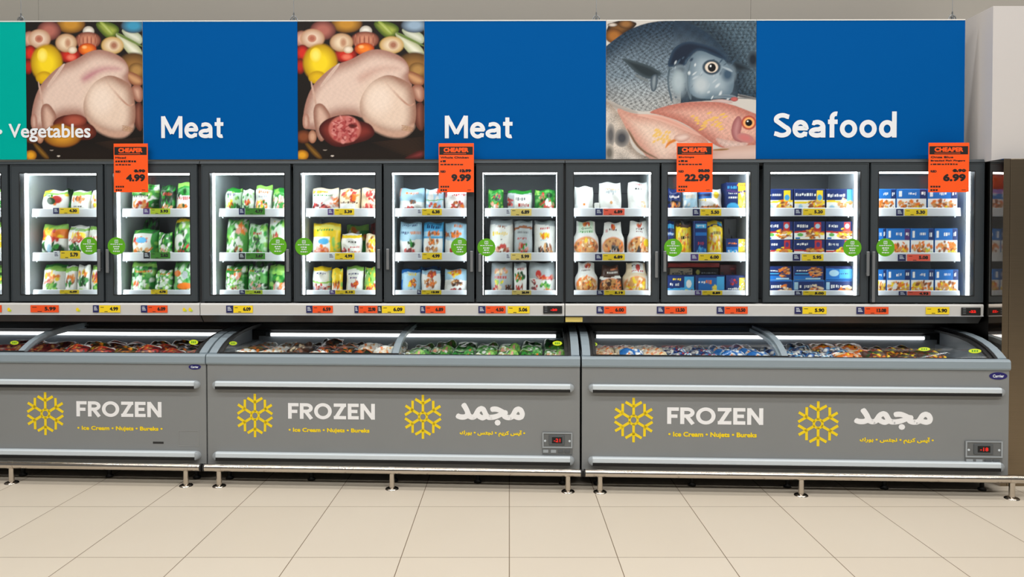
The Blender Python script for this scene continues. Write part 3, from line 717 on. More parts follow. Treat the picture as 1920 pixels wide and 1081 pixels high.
        if not first: P([(800, 985), (925, 925), (925, 1003), (790, 1003)], (150, 62, 62), (70, 26, 24), .05)
        E(300, 980, 12, 5, (200, 190, 180)); E(250, 940, 14, 4, (150, 140, 130))
    return draw
def fish(p):
    X = lambda x: (x - 58) / 1014.0; Y = lambda y: 1 - (y - 68) / 935.0
    def P(pts, a, b, wd=0.08, **k): return p.poly([(X(x), Y(y)) for x, y in pts], a, b, wd, **k)
    def E(cx, cy, rx, ry, a, b=None, rot=0.0, soft=0.15): p.ell(X(cx), Y(cy), rx / 1014, ry / 935, a, soft, b, rot)
    p.fill((206, 202, 196))
    P([(58, 68), (280, 68), (235, 130), (58, 240)], (120, 80, 36), (36, 24, 16), .05); E(110, 170, 60, 50, (166, 106, 44), (84, 50, 20)); E(190, 90, 50, 30, (150, 104, 56), (70, 44, 20)); E(100, 95, 34, 14, (210, 200, 190), (90, 70, 50))
    p.rect(X(520), Y(560), 1.0, 1.0, (40, 56, 70))
    a = P([(480, -200), (1500, -200), (1500, 640), (1080, 606), (940, 580), (930, 420), (870, 280), (760, 130), (540, 60)], (76, 96, 110), (36, 52, 66), .15)
    for k in range(22):
        y = 80 + k * 24; P([(640 + k * 8, y), (1075, y + 8), (1075, y + 14), (640 + k * 8, y + 6)], (34, 48, 62), (60, 80, 94), .004)
    p.grain(a, .42, 190, 90); P([(900, 330), (1000, 360), (1070, 440), (1040, 400), (930, 420)], (24, 34, 44), (50, 66, 78), .03); E(1050, 330, 40, 60, (24, 34, 46), (70, 86, 98)); P([(940, 560), (1080, 590), (1080, 600), (940, 585)], (60, 60, 66), (140, 140, 140), .01)
    a = P([(-160, 400), (-100, 330), (40, 255), (130, 180), (250, 108), (390, 70), (560, 68), (680, 108), (790, 188), (880, 295), (935, 420), (955, 560), (938, 610), (860, 604), (780, 606), (560, 622), (400, 668), (300, 684), (150, 648), (40, 580), (-160, 520)], (118, 134, 146), (44, 60, 74), .16)
    k = np.clip((p.y - .55) / .4, 0, 1) * a; p.mix(k * .75, (40, 66, 90)); k = np.clip((.60 - p.y) / .2, 0, 1) * a * (p.x < .5); p.mix(k * .55, (204, 206, 204))
    p.mix(np.clip((p.y - .72) / .2, 0, 1) * a * .55, (24, 40, 56)); p.grain(a * (p.x < .45), .42, 150, 170); p.grain(a * (p.x >= .45), .16, 70, 60)
    P([(620, 320), (690, 262), (830, 300), (900, 390), (930, 480), (900, 590), (700, 600), (615, 560), (600, 420)], (158, 176, 188), (100, 122, 138), .10)
    P([(480, 330), (510, 250), (600, 200), (720, 225), (830, 265), (890, 345), (800, 312), (690, 262), (640, 290), (570, 400), (520, 380), (470, 380)], (20, 34, 54), (40, 62, 84), .03)
    P([(475, 390), (500, 370), (478, 480), (510, 600), (500, 625), (468, 500)], (40, 56, 72), (90, 108, 120), .012); P([(620, 340), (640, 330), (606, 470), (640, 600), (622, 600), (594, 470)], (58, 76, 92), (110, 128, 140), .012)
    for q in range(46):
        qx, qy = 500 + p.r.rand() * 420, 300 + p.r.rand() * 300; E(qx, qy, 6 + 16 * p.r.rand(), 3 + 5 * p.r.rand(), [(60, 82, 102), (206, 216, 222), (44, 62, 82), (184, 196, 204)][q % 4], None, .5 + p.r.rand(), .9)
    E(560, 400, 40, 30, (30, 44, 62), (120, 140, 154), 0, .6); E(880, 430, 50, 60, (60, 84, 106), (130, 150, 164), 0, .7); E(700, 500, 60, 70, (186, 198, 204), (158, 176, 188), 0, .9); E(545, 480, 50, 90, (170, 186, 194), (140, 158, 168), 0, .9)
    E(770, 382, 62, 52, (16, 24, 36), (60, 80, 96)); E(770, 382, 44, 37, (226, 214, 200)); E(772, 384, 27, 29, (10, 12, 16)); E(764, 374, 7, 7, (230, 236, 240)); P([(825, 372), (900, 390), (920, 420), (870, 400)], (206, 216, 222), (150, 168, 182), .02)
    P([(148, 314), (250, 338), (350, 368), (425, 412), (440, 428), (360, 470), (270, 430), (200, 362)], (36, 48, 54), (64, 78, 86), .03); P([(250, 425), (350, 470), (345, 490), (250, 440)], (90, 100, 104), (120, 130, 134), .02)
    P([(355, 440), (410, 420), (400, 540), (360, 550)], (150, 164, 172), (60, 76, 90), .03)
    P([(760, 590), (850, 562), (940, 575), (945, 600), (870, 590)], (70, 96, 118), (130, 146, 156), .02); E(925, 598, 26, 16, (196, 96, 92), (150, 90, 90)); P([(740, 606), (860, 594), (930, 625), (860, 625)], (226, 206, 200), (190, 160, 156), .02)
    P([(40, 580), (150, 640), (300, 690), (220, 700), (40, 640)], (150, 140, 132), (180, 174, 168), .04)
    a = P([(330, 690), (450, 645), (600, 617), (780, 612), (900, 630), (1000, 668), (1150, 730), (1250, 820), (1150, 890), (980, 932), (850, 932), (780, 902), (600, 762), (420, 702)], (222, 172, 156), (186, 116, 102), .10)
    P([(780, 850), (900, 880), (1040, 890), (980, 930), (850, 930)], (226, 208, 200), (206, 170, 160), .05); p.grain(a, .10, 160, 150)
    for q in range(26): E(630 + p.r.rand() * 240, 690 + p.r.rand() * 120, 10 + 10 * p.r.rand(), 6, (236, 190, 96), None, .4, .8)
    P([(920, 740), (960, 700), (985, 760), (960, 850), (1040, 890), (930, 890), (900, 820)], (196, 140, 140), (160, 96, 98), .04); E(1000, 860, 60, 30, (206, 120, 118), (190, 130, 126), -.3)
    E(1024, 757, 50, 48, (226, 120, 76), (170, 66, 60)); E(1024, 757, 38, 36, (246, 176, 110)); E(1024, 757, 24, 23, (14, 12, 14)); E(1016, 748, 6, 6, (240, 240, 240))
    a = P([(110, 640), (230, 698), (400, 700), (520, 738), (620, 788), (710, 842), (770, 905), (720, 1100), (420, 1100), (280, 920), (190, 800)], (232, 206, 190), (204, 150, 134), .12); p.grain(a, .07, 160, 150)
    P([(230, 700), (400, 700), (520, 738), (710, 842), (690, 850), (500, 770), (380, 730)], (214, 148, 132), (226, 180, 164), .03)
    for q in range(22): E(380 + p.r.rand() * 130, 800 + p.r.rand() * 90, 14, 7, (238, 196, 110), None, .8, .8)
    P([(455, 940), (470, 890), (510, 870), (560, 850), (540, 880), (490, 900)], (196, 84, 40), (230, 150, 70), .02); P([(500, 850), (600, 820), (640, 860), (560, 900)], (236, 216, 204), (206, 170, 156), .03)
    a = P([(-200, 560), (40, 600), (110, 640), (200, 800), (240, 950), (400, 1010), (420, 1200), (-200, 1200)], (206, 196, 186), (170, 156, 144), .06); p.grain(a, .2, 40, 36)
    E(165, 860, 52, 62, (70, 72, 78), (150, 146, 142)); E(90, 840, 30, 80, (96, 96, 98), (170, 164, 158)); E(80, 960, 34, 60, (110, 106, 100), (190, 182, 172)); P([(190, 790), (215, 800), (290, 930), (420, 1000), (400, 1004), (270, 940)], (110, 80, 60), (170, 140, 120), .01)
    P([(780, 930), (1080, 905), (1300, 900), (1300, 1200), (700, 1200), (690, 1010)], (226, 196, 184), (206, 170, 156), .06); P([(780, 935), (900, 930), (880, 944), (780, 948)], (120, 80, 40), (170, 130, 90), .01)
poster('food_picture', 49.5, 268, chicken(True), 'picture of raw chicken and lemon beside the teal banner')
poster('food_picture', 558.5, 795.5, chicken(False), 'picture of raw chicken with red beef steak between the two Meat banners')
poster('food_picture', 1136.5, 1417.5, fish, 'picture of a grey bream and two pink fish')
for u, lab in ((40, 'thin wire and hook over the teal banner edge'), (551, 'thin wire and hook over the first Meat banner'), (1118, 'thin wire and hook over the second Meat banner'), (1785, 'thin wire and hook over the Seafood banner')):
    x = bu(u)
    t = thing('hanging_wire', lab, 'wire', SG, (x, 0.006, Z_B1 + .008), 'wires holding the banners')
    part('wire', MB().tube([(x, .006, Z_B1 + .05), (x, .006, 6.6)], .0022, M_HANDLE, 8), t)
    hoop = [(x + .026 * math.cos(R(a)), .006, Z_B1 + .008 + .034 * math.sin(R(a))) for a in range(0, 181, 20)]
    part('hook', MB().tube(hoop, .0048, M_HANDLE, 8).tube([(x, .006, Z_B1 + .04), (x, .006, Z_B1 + .066)], .005, M_HANDLE_D, 8).box(x - .009, x + .009, 0, .012, Z_B1 + .006, Z_B1 + .030, M_HANDLE_D), t)

# ------------------------------------------------------------------ offer cards over the doors
def offer(u0, v0, u1, v1, lines, old, price, label):
    ty = -0.045
    x0, z1 = UP.at(u0, v0, ty); x1, z0 = UP.at(u1, v1, ty); W_, H_ = x1 - x0, z1 - z0
    t = thing('offer_card', label, 'price sign', UP, ((x0 + x1) / 2, ty, z0), 'orange offer cards')
    fx, fz = lambda q: x0 + W_ * q, lambda q: z1 - H_ * q
    m = MB().box(x0, x1, ty, ty + .004, z0, z1, M_TAG)
    part('card', m, t)
    m = MB().box(fx(.02), fx(.97), ty - .0006, ty, fz(.235), fz(.07), M_INK)
    m.text('CHEAPER', fx(.14), fx(.85), fz(.185), fz(.09), ty - .0014, M_TAG, .003).box(fx(.14), fx(.78), ty - .0014, ty - .0006, fz(.215), fz(.205), M_TAG)
    part('header_band', m, t, 'black band with orange CHEAPER lettering')
    m = MB(); rs = random.Random(len(label))
    y = .27
    for i, ln in enumerate(lines):
        h = .042 if i < 2 else .03
        if ln.startswith('~'):
            xx = .05
            while xx < float(ln[1:]):
                q = rs.uniform(.03, .09); m.box(fx(xx), fx(xx + q), ty - .0006, ty, fz(y + h), fz(y + h * .25 * rs.random()), M_INK); xx += q + .02
        else: m.text(ln, fx(.05), fx(.05 + min(.85, .062 * len(ln))), fz(y + h), fz(y), ty - .0008, M_INK, .0012)
        y += h + .032
    part('product_lettering', m, t, 'black product lines')
    m = MB().text('RED', fx(.05), fx(.2), fz(.60), fz(.555), ty - .0008, M_INK, .0014)
    m.text(old, fx(.60), fx(.92), fz(.595), fz(.53), ty - .0008, M_INK, .003).box(fx(.58), fx(.94), ty - .001, ty, fz(.568), fz(.56), M_INK)
    m.text(price, fx(.92 - .14 * len(price)), fx(.92), fz(.78), fz(.63), ty - .0008, M_INK, .0045)
    part('price_lettering', m, t, 'black price figures')
    m = MB()
    for yy, q in ((.87, .26), (.94, .2)):
        xx = .05
        while xx < q: m.box(fx(xx), fx(xx + .05), ty - .0006, ty, fz(yy + .035), fz(yy), M_INK); xx += .065
    part('corner_mark', MB().box(fx(.82), fx(.92), ty - .0006, ty, fz(.96), fz(.95), M_INK), t)
    part('footer_lettering', m, t, 'small black footer lines')
    xm = (x0 + x1) / 2
    part('clip', MB().box(xm - .02, xm + .02, ty + .004, -.004, Z_DTOP + .002, Z_DTOP + .02, M_DARK), t)
offer(213, 269, 277.5, 360, ['Mixed', '~.62', '~.5'], '8.90', '4.99', 'orange offer card priced four ninety-nine over the second full glass door')
offer(822.5, 268.5, 888.5, 360, ['Whole Chicken', '~.2', '~.66'], '12.99', '9.99', 'orange offer card for whole chicken priced nine ninety-nine')
offer(1269, 268, 1336, 360, ['Shrimps', '~.3', '~.7'], '30.00', '22.99', 'orange offer card for shrimps priced twenty-two ninety-nine')
offer(1741.5, 267.5, 1816.5, 360, ['Onza Blue', 'Breaded Fish Fingers', '~.7'], '8.90', '6.99', 'orange offer card for breaded fish fingers near the steel partition')

# ------------------------------------------------------------------ price labels
LM = dict(y=M_LYEL, o=M_LORG, r=M_LRED, c=M_LCREAM, g=M_LGRN, l=M_LLIME, n=M_NAVY, p=M_PURP, w=M_LWHITE, k=M_LDARK)
LN = dict(y='yellow', o='orange', r='red', c='cream', g='green', l='lime', n='navy', p='purple', w='white', k='black')
def price_label(v0, v1, code, main, price, t, label, group, tilt=0.0):
    """code and main: (colour key, u0, u1)"""
    a, b = main[1], main[2]; x0, z1 = UP.at(a, v0, t); x1, z0 = UP.at(b, v1, t); W_, H_ = x1 - x0, z1 - z0
    root = thing('price_label', label, 'price label', UP, ((x0 + x1) / 2, t, z0), group)
    ink = M_INK
    m = MB().box(x0, x1, t, t + .0015, z0, z1, LM[main[0]])
    m.text(price, x0 + W_ * .50, x0 + W_ * .90, z0 + H_ * .25, z0 + H_ * .78, t - .0006, ink, .0022)
    m.box(x0 + W_ * .06, x0 + W_ * .22, t - .0004, t, z0 + H_ * .68, z0 + H_ * .76, ink).box(x0 + W_ * .25, x0 + W_ * .40, t - .0004, t, z0 + H_ * .08, z0 + H_ * .17, ink)
    part('card', m, root)
    if code:
        y0, y1 = UP.at(code[1], v0, t)[0], UP.at(code[2], v0, t)[0]; q = LM['n'] if code[0] == 'w' else LM['w']
        m = MB().box(y0, y1, t, t + .0015, z0, z1, LM[code[0]])
        for k in range(3): m.box(y0 + (y1 - y0) * .2, y0 + (y1 - y0) * (.6 + .1 * k), t - .0004, t, z1 - H_ * (.28 + .2 * k), z1 - H_ * (.18 + .2 * k), q)
        part('code_panel', m, root, LN[code[0]] + ' code panel')
SL = [  # door, shelf, v0, v1, code, main, price
    (1, 'top', 389.5, 400.5, ('n', 99.5, 110.5), ('y', 111.5, 148), '4.30'), (1, 'middle', 470, 484.5, ('w', 100, 111.5), ('y', 113, 150), '5.79'), (1, 'bottom', 543, 550.5, None, ('y', 112, 148), '4.49'),
    (2, 'top', 390.5, 401, ('p', 268.5, 280), ('l', 282, 319), '3.93'), (2, 'middle', 472.5, 484.5, ('k', 269, 281), ('g', 282.5, 319), '2.62'), (2, 'bottom', 542.5, 551, None, ('y', 283, 314), '4.78'),
    (3, 'top', 390, 402, ('n', 447.7, 458.6), ('g', 459.7, 496.5), '4.77'), (3, 'middle', 474, 485.5, ('k', 447.7, 459.3), ('g', 461, 497), '3.67'), (3, 'bottom', 543.5, 551, ('n', 449, 459.3), ('l', 459.8, 492), '4.62'),
    (4, 'top', 391, 402.5, ('p', 614.5, 625), ('y', 627, 664), '5.39'), (4, 'middle', 474, 486, ('w', 615, 627.5), ('y', 628.2, 664.3), '4.99'), (4, 'bottom', 543.5, 551, ('p', 618, 628), ('y', 629, 665.5), '3.10'),
    (5, 'top', 391, 403, ('w', 782, 791), ('y', 791.5, 828.3), '6.38'), (5, 'middle', 473.5, 486, ('w', 782, 791), ('y', 791.5, 828.3), '4.99'), (5, 'bottom', 543.5, 551.5, ('n', 782, 789.3), ('y', 790.3, 827.5), '13.99'),
    (6, 'top', 391, 404, ('w', 948, 957.3), ('c', 958, 996.5), '6.89'), (6, 'middle', 474.5, 487, ('w', 948, 957.3), ('c', 958, 996), '5.99'), (6, 'bottom', 544, 552.5, None, ('c', 960, 996), '20.99'),
    (7, 'top', 391, 403, ('n', 1116.5, 1130), ('r', 1131.5, 1171), '6.89'), (7, 'middle', 476, 487.5, ('n', 1116, 1129), ('y', 1130.3, 1171.5), '6.89'), (7, 'bottom', 544, 553, ('n', 1119, 1131.7), ('y', 1133, 1172), '5.19'),
    (8, 'top', 391.5, 404, ('n', 1299, 1312), ('y', 1313.4, 1352.4), '5.50'), (8, 'middle', 476, 488, ('p', 1295, 1309), ('y', 1310.5, 1352), '6.00'), (8, 'bottom', 544.5, 553.5, ('p', 1303, 1315), ('y', 1317, 1354.3), '8.89'),
    (9, 'top', 391, 403, ('n', 1489.6, 1503), ('y', 1506, 1547), '5.20'), (9, 'middle', 476, 488.5, ('n', 1486.5, 1500.5), ('y', 1503.8, 1544), '5.95'), (9, 'bottom', 545, 554, ('n', 1490, 1503.8), ('y', 1506, 1549), '5.00'),
    (10, 'top', 391.5, 404, ('n', 1680.5, 1694), ('y', 1696.6, 1738.7), '5.30'), (10, 'middle', 476.5, 489, ('n', 1683.6, 1698.5), ('r', 1701, 1744.3), '5.08'), (10, 'bottom', 545.5, 555, ('n', 1685.3, 1700), ('r', 1701.7, 1745), '4.93'),
]
for d, sh, v0, v1, cd, mn, pr in SL:
    price_label(v0, v1, cd, mn, pr, T_STRIP - 0.0095, f'{LN[mn[0]]} price label on the {sh} shelf strip behind the {ORD[d - 1]} full glass door', 'shelf price labels')
RLB = [
    (None, ('o', -28, 3), '6.09', 'orange price label cut off at the left edge of the white rail'), (None, ('o', 57, 110), '5.99', 'plain orange price label on the rail under the first full glass door'),
    (('n', 174, 185), ('y', 186, 225.5), '4.99', 'yellow price label on the rail between the first and second full doors'), (('n', 264, 276), ('o', 276.5, 314), '6.09', 'orange price label on the rail under the second full glass door'),
    (('n', 424, 437), ('y', 437.6, 474), '6.09', 'yellow price label on the rail under the third full glass door'), (('n', 574, 585.6), ('o', 586.2, 624), '6.59', 'orange price label on the rail under the fourth full door, below yellow bags'),
    (('n', 664.6, 672), ('o', 672.7, 707.6), '22.90', 'orange price label touching a yellow one below the fourth full door'), (('k', 708.2, 715.5), ('y', 716, 759), '6.09', 'yellow price label on the rail under the fifth full glass door'),
    (('n', 788, 797.3), ('o', 798, 835), '6.89', 'orange price label on the rail under the fifth full glass door'), (('n', 897, 910), ('o', 911, 948), '4.50', 'orange price label on the rail under the sixth full glass door'),
    (None, ('y', 952, 993), '5.06', 'yellow price label on the rail under the sixth full glass door'), (('n', 1118.6, 1132), ('o', 1133, 1174), '6.00', 'orange price label on the rail under the seventh full glass door'),
    (('n', 1231.6, 1245.6), ('o', 1246.2, 1288), '13.50', 'orange price label on the rail between the seventh and eighth full doors'), (('n', 1344, 1358), ('o', 1359, 1402), '10.50', 'orange price label on the rail under the eighth full glass door'),
    (('n', 1490, 1504), ('y', 1505, 1550), '5.90', 'yellow price label on the rail under the ninth full glass door'), (('n', 1606, 1620.5), ('o', 1621.5, 1666), '13.08', 'orange price label on the rail between the ninth and tenth full doors'),
    (None, ('y', 1736, 1780), '5.90', 'yellow price label on the rail under the tenth full glass door'),
]
for cd, mn, pr, lab in RLB:
    um = (mn[1] + mn[2]) / 2; dv = (um - 200) * 0.0021
    price_label(572 + dv, 585.5 + dv, cd, mn, pr, -0.0155, lab, 'price labels on the white rail')

# ------------------------------------------------------------------ goods on the shelves
VEG = 'm:G,DG,LG,MG@40,.08'
LEAF = 'G;m:DG,LG,MG,W@70,.07'
GOODS = [  # door, shelf, kind (p bag, n necked bag, c carton), left, right, top, print, words; then foot and distance back where it is not on the shelf edge
    (1, 't', 'p', 71, 118, 355, 'W;e:Y@.1,.95,.3,.25;m:Y,O@8,.05;b:LG@.82,.9;e:R@.72,.62,.16,.16;e:DG@.5,.55,.18,.14;e:Y@.4,.15,.2,.1;x:G@.2,.72,.6,.8', 'white bag with a tomato and yellow corner'),
    (1, 't', 'p', 114, 132, 353, 'DG;m:K,G@20;b:LB@0,.3', 'narrow dark green bag', None, .26),
    (1, 't', 'p', 126, 163, 356, 'W;b:LG@.8,.95;f:O,TN,BR@.2,.5,.85,.75,16,.08;x:K@.3,.3,.7,.38;e:GY@.5,.2,.2,.08', 'white bag with orange vegetable print'),
    (1, 't', 'p', 163, 199, 354, 'W;m:Y,LG@6;f:Y,O,TN@.1,.3,.8,.8,14,.08', 'white bag with yellow print'),
    (1, 'm', 'p', 69, 117, 420, 'W;b:LG@.82,1.1;b:O@.55,.82;f:Y,O,R@.05,.5,.9,.85,20,.09;f:DG,K,G@.05,.0,.95,.5,34,.1;e:W@.4,.45,.16,.22;e:LB@.45,.3,.1,.12;e:Y@.5,.06,.25,.08', 'yellow and dark green mixed vegetable bag'),
    (1, 'm', 'p', 118, 157, 422, 'W;b:LG@.85,.93;f:O,Y@.15,.62,.95,.78,16,.07;f:R,P@.2,.48,.95,.62,14,.06;f:DG,G@.12,.12,.8,.46,40,.06;x:GY@.2,.85,.8,.9', 'white bag with peas and carrots print'),
    (1, 'm', 'p', 157, 197, 424, 'W;b:LG@.88,1;f:R,P@.05,.5,.9,.7,20,.06;f:G,LG@.2,.1,.8,.4', 'white bag with red print beside the green sticker'),
    (1, 'b', 'p', 69, 117, 495, 'W;b:LG@.8,1.1;b:G@.9,1.1;f:O,Y,TN@.2,.4,.8,.75,22,.08;f:P,R@.2,.35,.5,.5,8,.06;f:LG,G@.3,.15,.75,.38,16,.08;b:LG@-.1,.12', 'white and green salad mix bag'),
    (1, 'b', 'p', 113, 139, 498, 'W;f:BR,O,TN@.2,.42,.9,.66,16,.1;f:G@.2,.32,.8,.44,8,.08;b:LG@.8,.95', 'white bag with browned vegetable print', None, .16),
    (1, 'b', 'p', 137, 163, 497, 'W;f:Y,O,BR@.2,.6,.9,.8,14,.1;f:G,DG@.1,.35,.9,.6,20,.1;e:LG@.5,.15,.2,.08', 'white bag with green beans print', None, .16),
    (1, 'b', 'p', 161, 196, 496, 'W;f:O,R,Y@.2,.4,.8,.8,22,.09;f:G,LG@.3,.15,.9,.4,14,.1;b:LG@.85,1', 'white bag with orange and green print'),
    (2, 't', 'p', 239, 291, 343, LEAF + ';r:W@.08,.2,.72,.62;f:O,TN,R@.1,.0,.8,.5,34,.07;x:DG@.1,.55,.7,.65', 'green bag with diced carrot print'),
    (2, 't', 'p', 296, 325, 346, 'DG;m:G,K@30;x:R@.3,.62,.9,.75;f:O,TN,W@.1,.0,.9,.4,18,.09', 'dark green bag with red brand mark'),
    (2, 't', 'p', 323, 362, 340, 'G;b:LG@.85,1.1;b:W@-.1,.6;x:R@.1,.45,.8,.56;f:O,TN@.1,.08,.7,.32,16,.08;m:DG@10', 'tall green and white bag with orange print'),
    (2, 'm', 'p', 239, 292, 429, 'G;m:DG,LG@24;r:W@.12,.2,.8,.85;f:O,R,TN@.15,.5,.8,.72,14,.08;e:SK@.45,.62,.22,.1;f:O,TN@.1,.1,.9,.36,16,.08;f:DG,G@.05,.0,.8,.2,18,.08', 'green and white wok vegetable bag'),
    (2, 'm', 'p', 289, 321, 436, LEAF + ';f:W,P,LG@.2,.1,.9,.5,16,.09', 'leafy green bag with white label', None, .15),
    (2, 'm', 'p', 314, 361, 408, 'MG;m:W,LG,G,DG@50,.07;b:Y@.9,1;x:O@.1,.92,.4,.98;e:W@.35,.4,.25,.2;f:G,DG,R@.3,.05,.9,.4,24,.07', 'tall pale green leaf bag'),
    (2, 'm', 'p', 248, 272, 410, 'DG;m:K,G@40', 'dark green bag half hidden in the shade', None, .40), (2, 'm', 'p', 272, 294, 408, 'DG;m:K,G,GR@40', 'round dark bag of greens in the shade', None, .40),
    (2, 'b', 'p', 236, 289, 491, LEAF + ';b:LG@.85,.95;x:O@.3,.68,.9,.76;f:W,PG@.1,.1,.8,.55,34,.07;f:R,O@.2,.3,.5,.42,8,.06', 'green mixed salad bag with orange stripe'),
    (2, 'b', 'p', 278, 318, 506, LEAF + ';x:O@.4,.8,.9,.88;f:W,PG,LG@.1,.1,.9,.7,34,.07', 'low green herb bag'),
    (2, 'b', 'p', 315, 361, 490, 'MG;m:W,PG,G,DG@50,.07;e:O@.25,.65,.18,.09;e:GY@.6,.6,.12,.12;e:O@.6,.28,.3,.1', 'pale green bag with round white mark'),
    (3, 't', 'p', 417, 453, 351, 'PG;b:G@.85,1.1;m:LG,G@18;x:PU@.2,.7,.7,.82;f:Y,O@.2,.3,.6,.5,10,.08;f:DG,G,BR@.4,.05,1,.4,20,.08', 'white and green bag with purple mark'),
    (3, 't', 'p', 447, 475, 354, 'PG;m:LG,W,G@30;f:O,R@.4,.4,.75,.6,10,.08;f:G,DG@.2,.05,.7,.4,18,.08', 'narrow pale green vegetable bag'),
    (3, 't', 'p', 472, 506, 346, 'W;b:LG@.85,1.1;b:G@-.1,.06;x:O@.3,.72,.9,.82;x:GY@.3,.58,.8,.66;f:O,Y,G@.15,.12,.8,.5,26,.07', 'taller white bag with orange and green print'),
    (3, 't', 'p', 506, 541, 351, 'G;m:LG,W@24;f:P,W@.1,.4,.8,.7,12,.09;f:W,P,G@.3,.05,.9,.4,20,.08', 'green bag with pale pink print'),
    (3, 'm', 'p', 417, 460, 410, 'MG;m:G,DG,LG,W@40;f:O,P,W@.3,.6,.9,.85,14,.08;f:W,PG,LG@.1,.0,.8,.6,44,.07;f:BR,O,K@.5,.1,.8,.3,9,.06', 'green mixed vegetable bag with tomato print'),
    (3, 'm', 'p', 460, 498, 419, 'PG;m:G,MG,LG@34,.08;x:R@.35,.68,.8,.76;f:DG,G,MG@.1,.2,.9,.6,30,.07;f:BR,P@.55,.05,.8,.2,8,.07', 'pale green bag with red word'),
    (3, 'm', 'p', 497, 541, 408, 'PG;b:W@.85,1.1;x:Y@.1,.88,.8,.95;m:LG,G,W@36,.08;f:P,R@.3,.5,.55,.6,6,.05', 'pale mint bag with yellow header'),
    (3, 'b', 'p', 416, 459, 499, LEAF + ';x:O@.1,.84,.8,.9;f:P,W,O@.2,.55,.8,.8,14,.08;f:PG,LG,W@.1,.1,.9,.6,34,.07;f:BR,P@.45,.1,.7,.35,8,.06', 'green bag with pink and orange print'),
    (3, 'b', 'p', 458, 497, 500, 'MG;m:W,PG,G,DG@60,.07;x:O@.1,.82,.4,.9;x:PU@.45,.8,.9,.88;f:GY,P,G@.2,.1,.8,.5,28,.06', 'grey-green mixed bag with purple mark'),
    (3, 'b', 'p', 497, 541, 496, 'G;b:LG@.7,1;m:LG,MG,DG@40;f:W,P,O@.2,.15,.9,.4,20,.08;b:PG@-.1,.15', 'bright green bag with shrimp pink print'),
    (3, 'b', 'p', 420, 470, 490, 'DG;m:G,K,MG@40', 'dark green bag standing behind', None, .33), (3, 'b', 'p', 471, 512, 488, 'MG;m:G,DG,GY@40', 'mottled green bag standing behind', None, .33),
    (4, 't', 'p', 580, 632, 351, 'W;f:O,Y@.1,.8,.6,.98,14,.08;x:G@.1,.68,.8,.76;f:R,P,DR@.0,.0,.75,.42,34,.07;f:P,O,W@.7,.3,1,.7,10,.08;b:CR@.9,1.1', 'white bag of sliced red meat'),
    (4, 't', 'p', 632, 676, 352, 'CR;f:O,R,TN@.2,.5,.9,.95,26,.08;r:W@.05,.12,.8,.42;x:DB@.1,.42,.9,.5;f:P,PU,R@.1,.0,.8,.14,12,.07', 'white bag with orange and dark stripe'),
    (4, 't', 'p', 671, 713, 351, 'CR;f:R,P,DR@.3,.5,1,.9,18,.09;f:R,P@.1,.0,.9,.4,26,.08;x:R@.4,.88,.9,.96', 'cream bag of red sausage'),
    (4, 'm', 'p', 581, 637, 417, 'Y;b:LY@.82,.92;x:G@.2,.76,.8,.84;r:W@.02,.05,.68,.62;e:SK@.45,.48,.2,.09;f:R,P,O@.1,.0,.65,.34,30,.07;f:LG,Y@.7,.2,1,.6,14,.08', 'yellow and white bag with red meat print'),
    (4, 'm', 'p', 634, 676, 437, 'W;b:Y@.82,.94;x:K@.4,.6,.8,.7;f:R,DR@.05,.05,.5,.4,20,.08;f:O,R,BR@.4,.0,1,.25,20,.08;x:R@.5,.4,.9,.5', 'white bag with red brand print'),
    (4, 'm', 'p', 645, 690, 421, 'G;b:LG@.8,1;f:Y,W,O@.1,.5,.9,.9,20,.09', 'green bag standing behind the white one', None, .30), (4, 'm', 'p', 682, 713, 438, 'CR;f:O,Y,BR@.1,.1,.9,.9,30,.09', 'tan bag with orange print'),
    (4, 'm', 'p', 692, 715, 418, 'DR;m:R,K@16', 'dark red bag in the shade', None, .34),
    (4, 'b', 'p', 581, 619, 500, 'LB;b:Y@.86,1.1;r:W@.05,.3,.9,.85;x:NV@.3,.72,.75,.8;b:LG@.44,.5;f:R,DR,P@.05,.0,.95,.42,36,.07', 'pale bag with yellow top and red meat'),
    (4, 'b', 'p', 618, 640, 503, 'Y;m:LG,LY@12;r:W@.1,.1,.8,.45;f:O,BR@.2,.3,.8,.5,8,.1', 'slim yellow bag', None, .16), (4, 'b', 'p', 628, 650, 500, 'NV;m:B@8', 'dark blue bag behind the yellow bag', None, .32),
    (4, 'b', 'p', 645, 680, 499, 'W;b:LG@.88,1.1;x:NV@.2,.7,.8,.78;x:PU@.3,.58,.7,.64;f:R,O@.4,.3,.9,.5,14,.07;f:BR,O@.1,.0,.9,.16,14,.07', 'white bag with green top and red print'),
    (4, 'b', 'p', 678, 712, 501, 'LG;m:G,Y,W@26;f:O,Y,R@.2,.0,.8,.45,24,.08', 'lime green bag with orange print'),
    (5, 't', 'p', 746, 795, 352, 'LB;b:W@.0,.5;x:O@.3,.74,.8,.86;f:BR,GR@.35,.4,.65,.55,10,.06;f:R,DR@.0,.0,.75,.3,34,.06;r:P@.0,.7,.08,1', 'pale blue mince bag with orange word'),
    (5, 't', 'p', 796, 831, 353, 'LB;m:W@14,.12;f:BR,R@.5,.8,.95,.95,8,.07;b:MG@.55,.58;f:R,O,BR@.25,.2,.85,.45,16,.07;f:PU,LB,R@.2,.0,.9,.18,14,.07', 'pale blue bag with brown chops'),
    (5, 't', 'p', 832, 877, 353, 'W;x:R@.35,.72,.95,.8;e:R@.06,.78,.06,.12;f:BR,R,O@.3,.15,.8,.5,20,.07;f:R,P@.0,.0,.7,.2,16,.07', 'white bag under the offer card'),
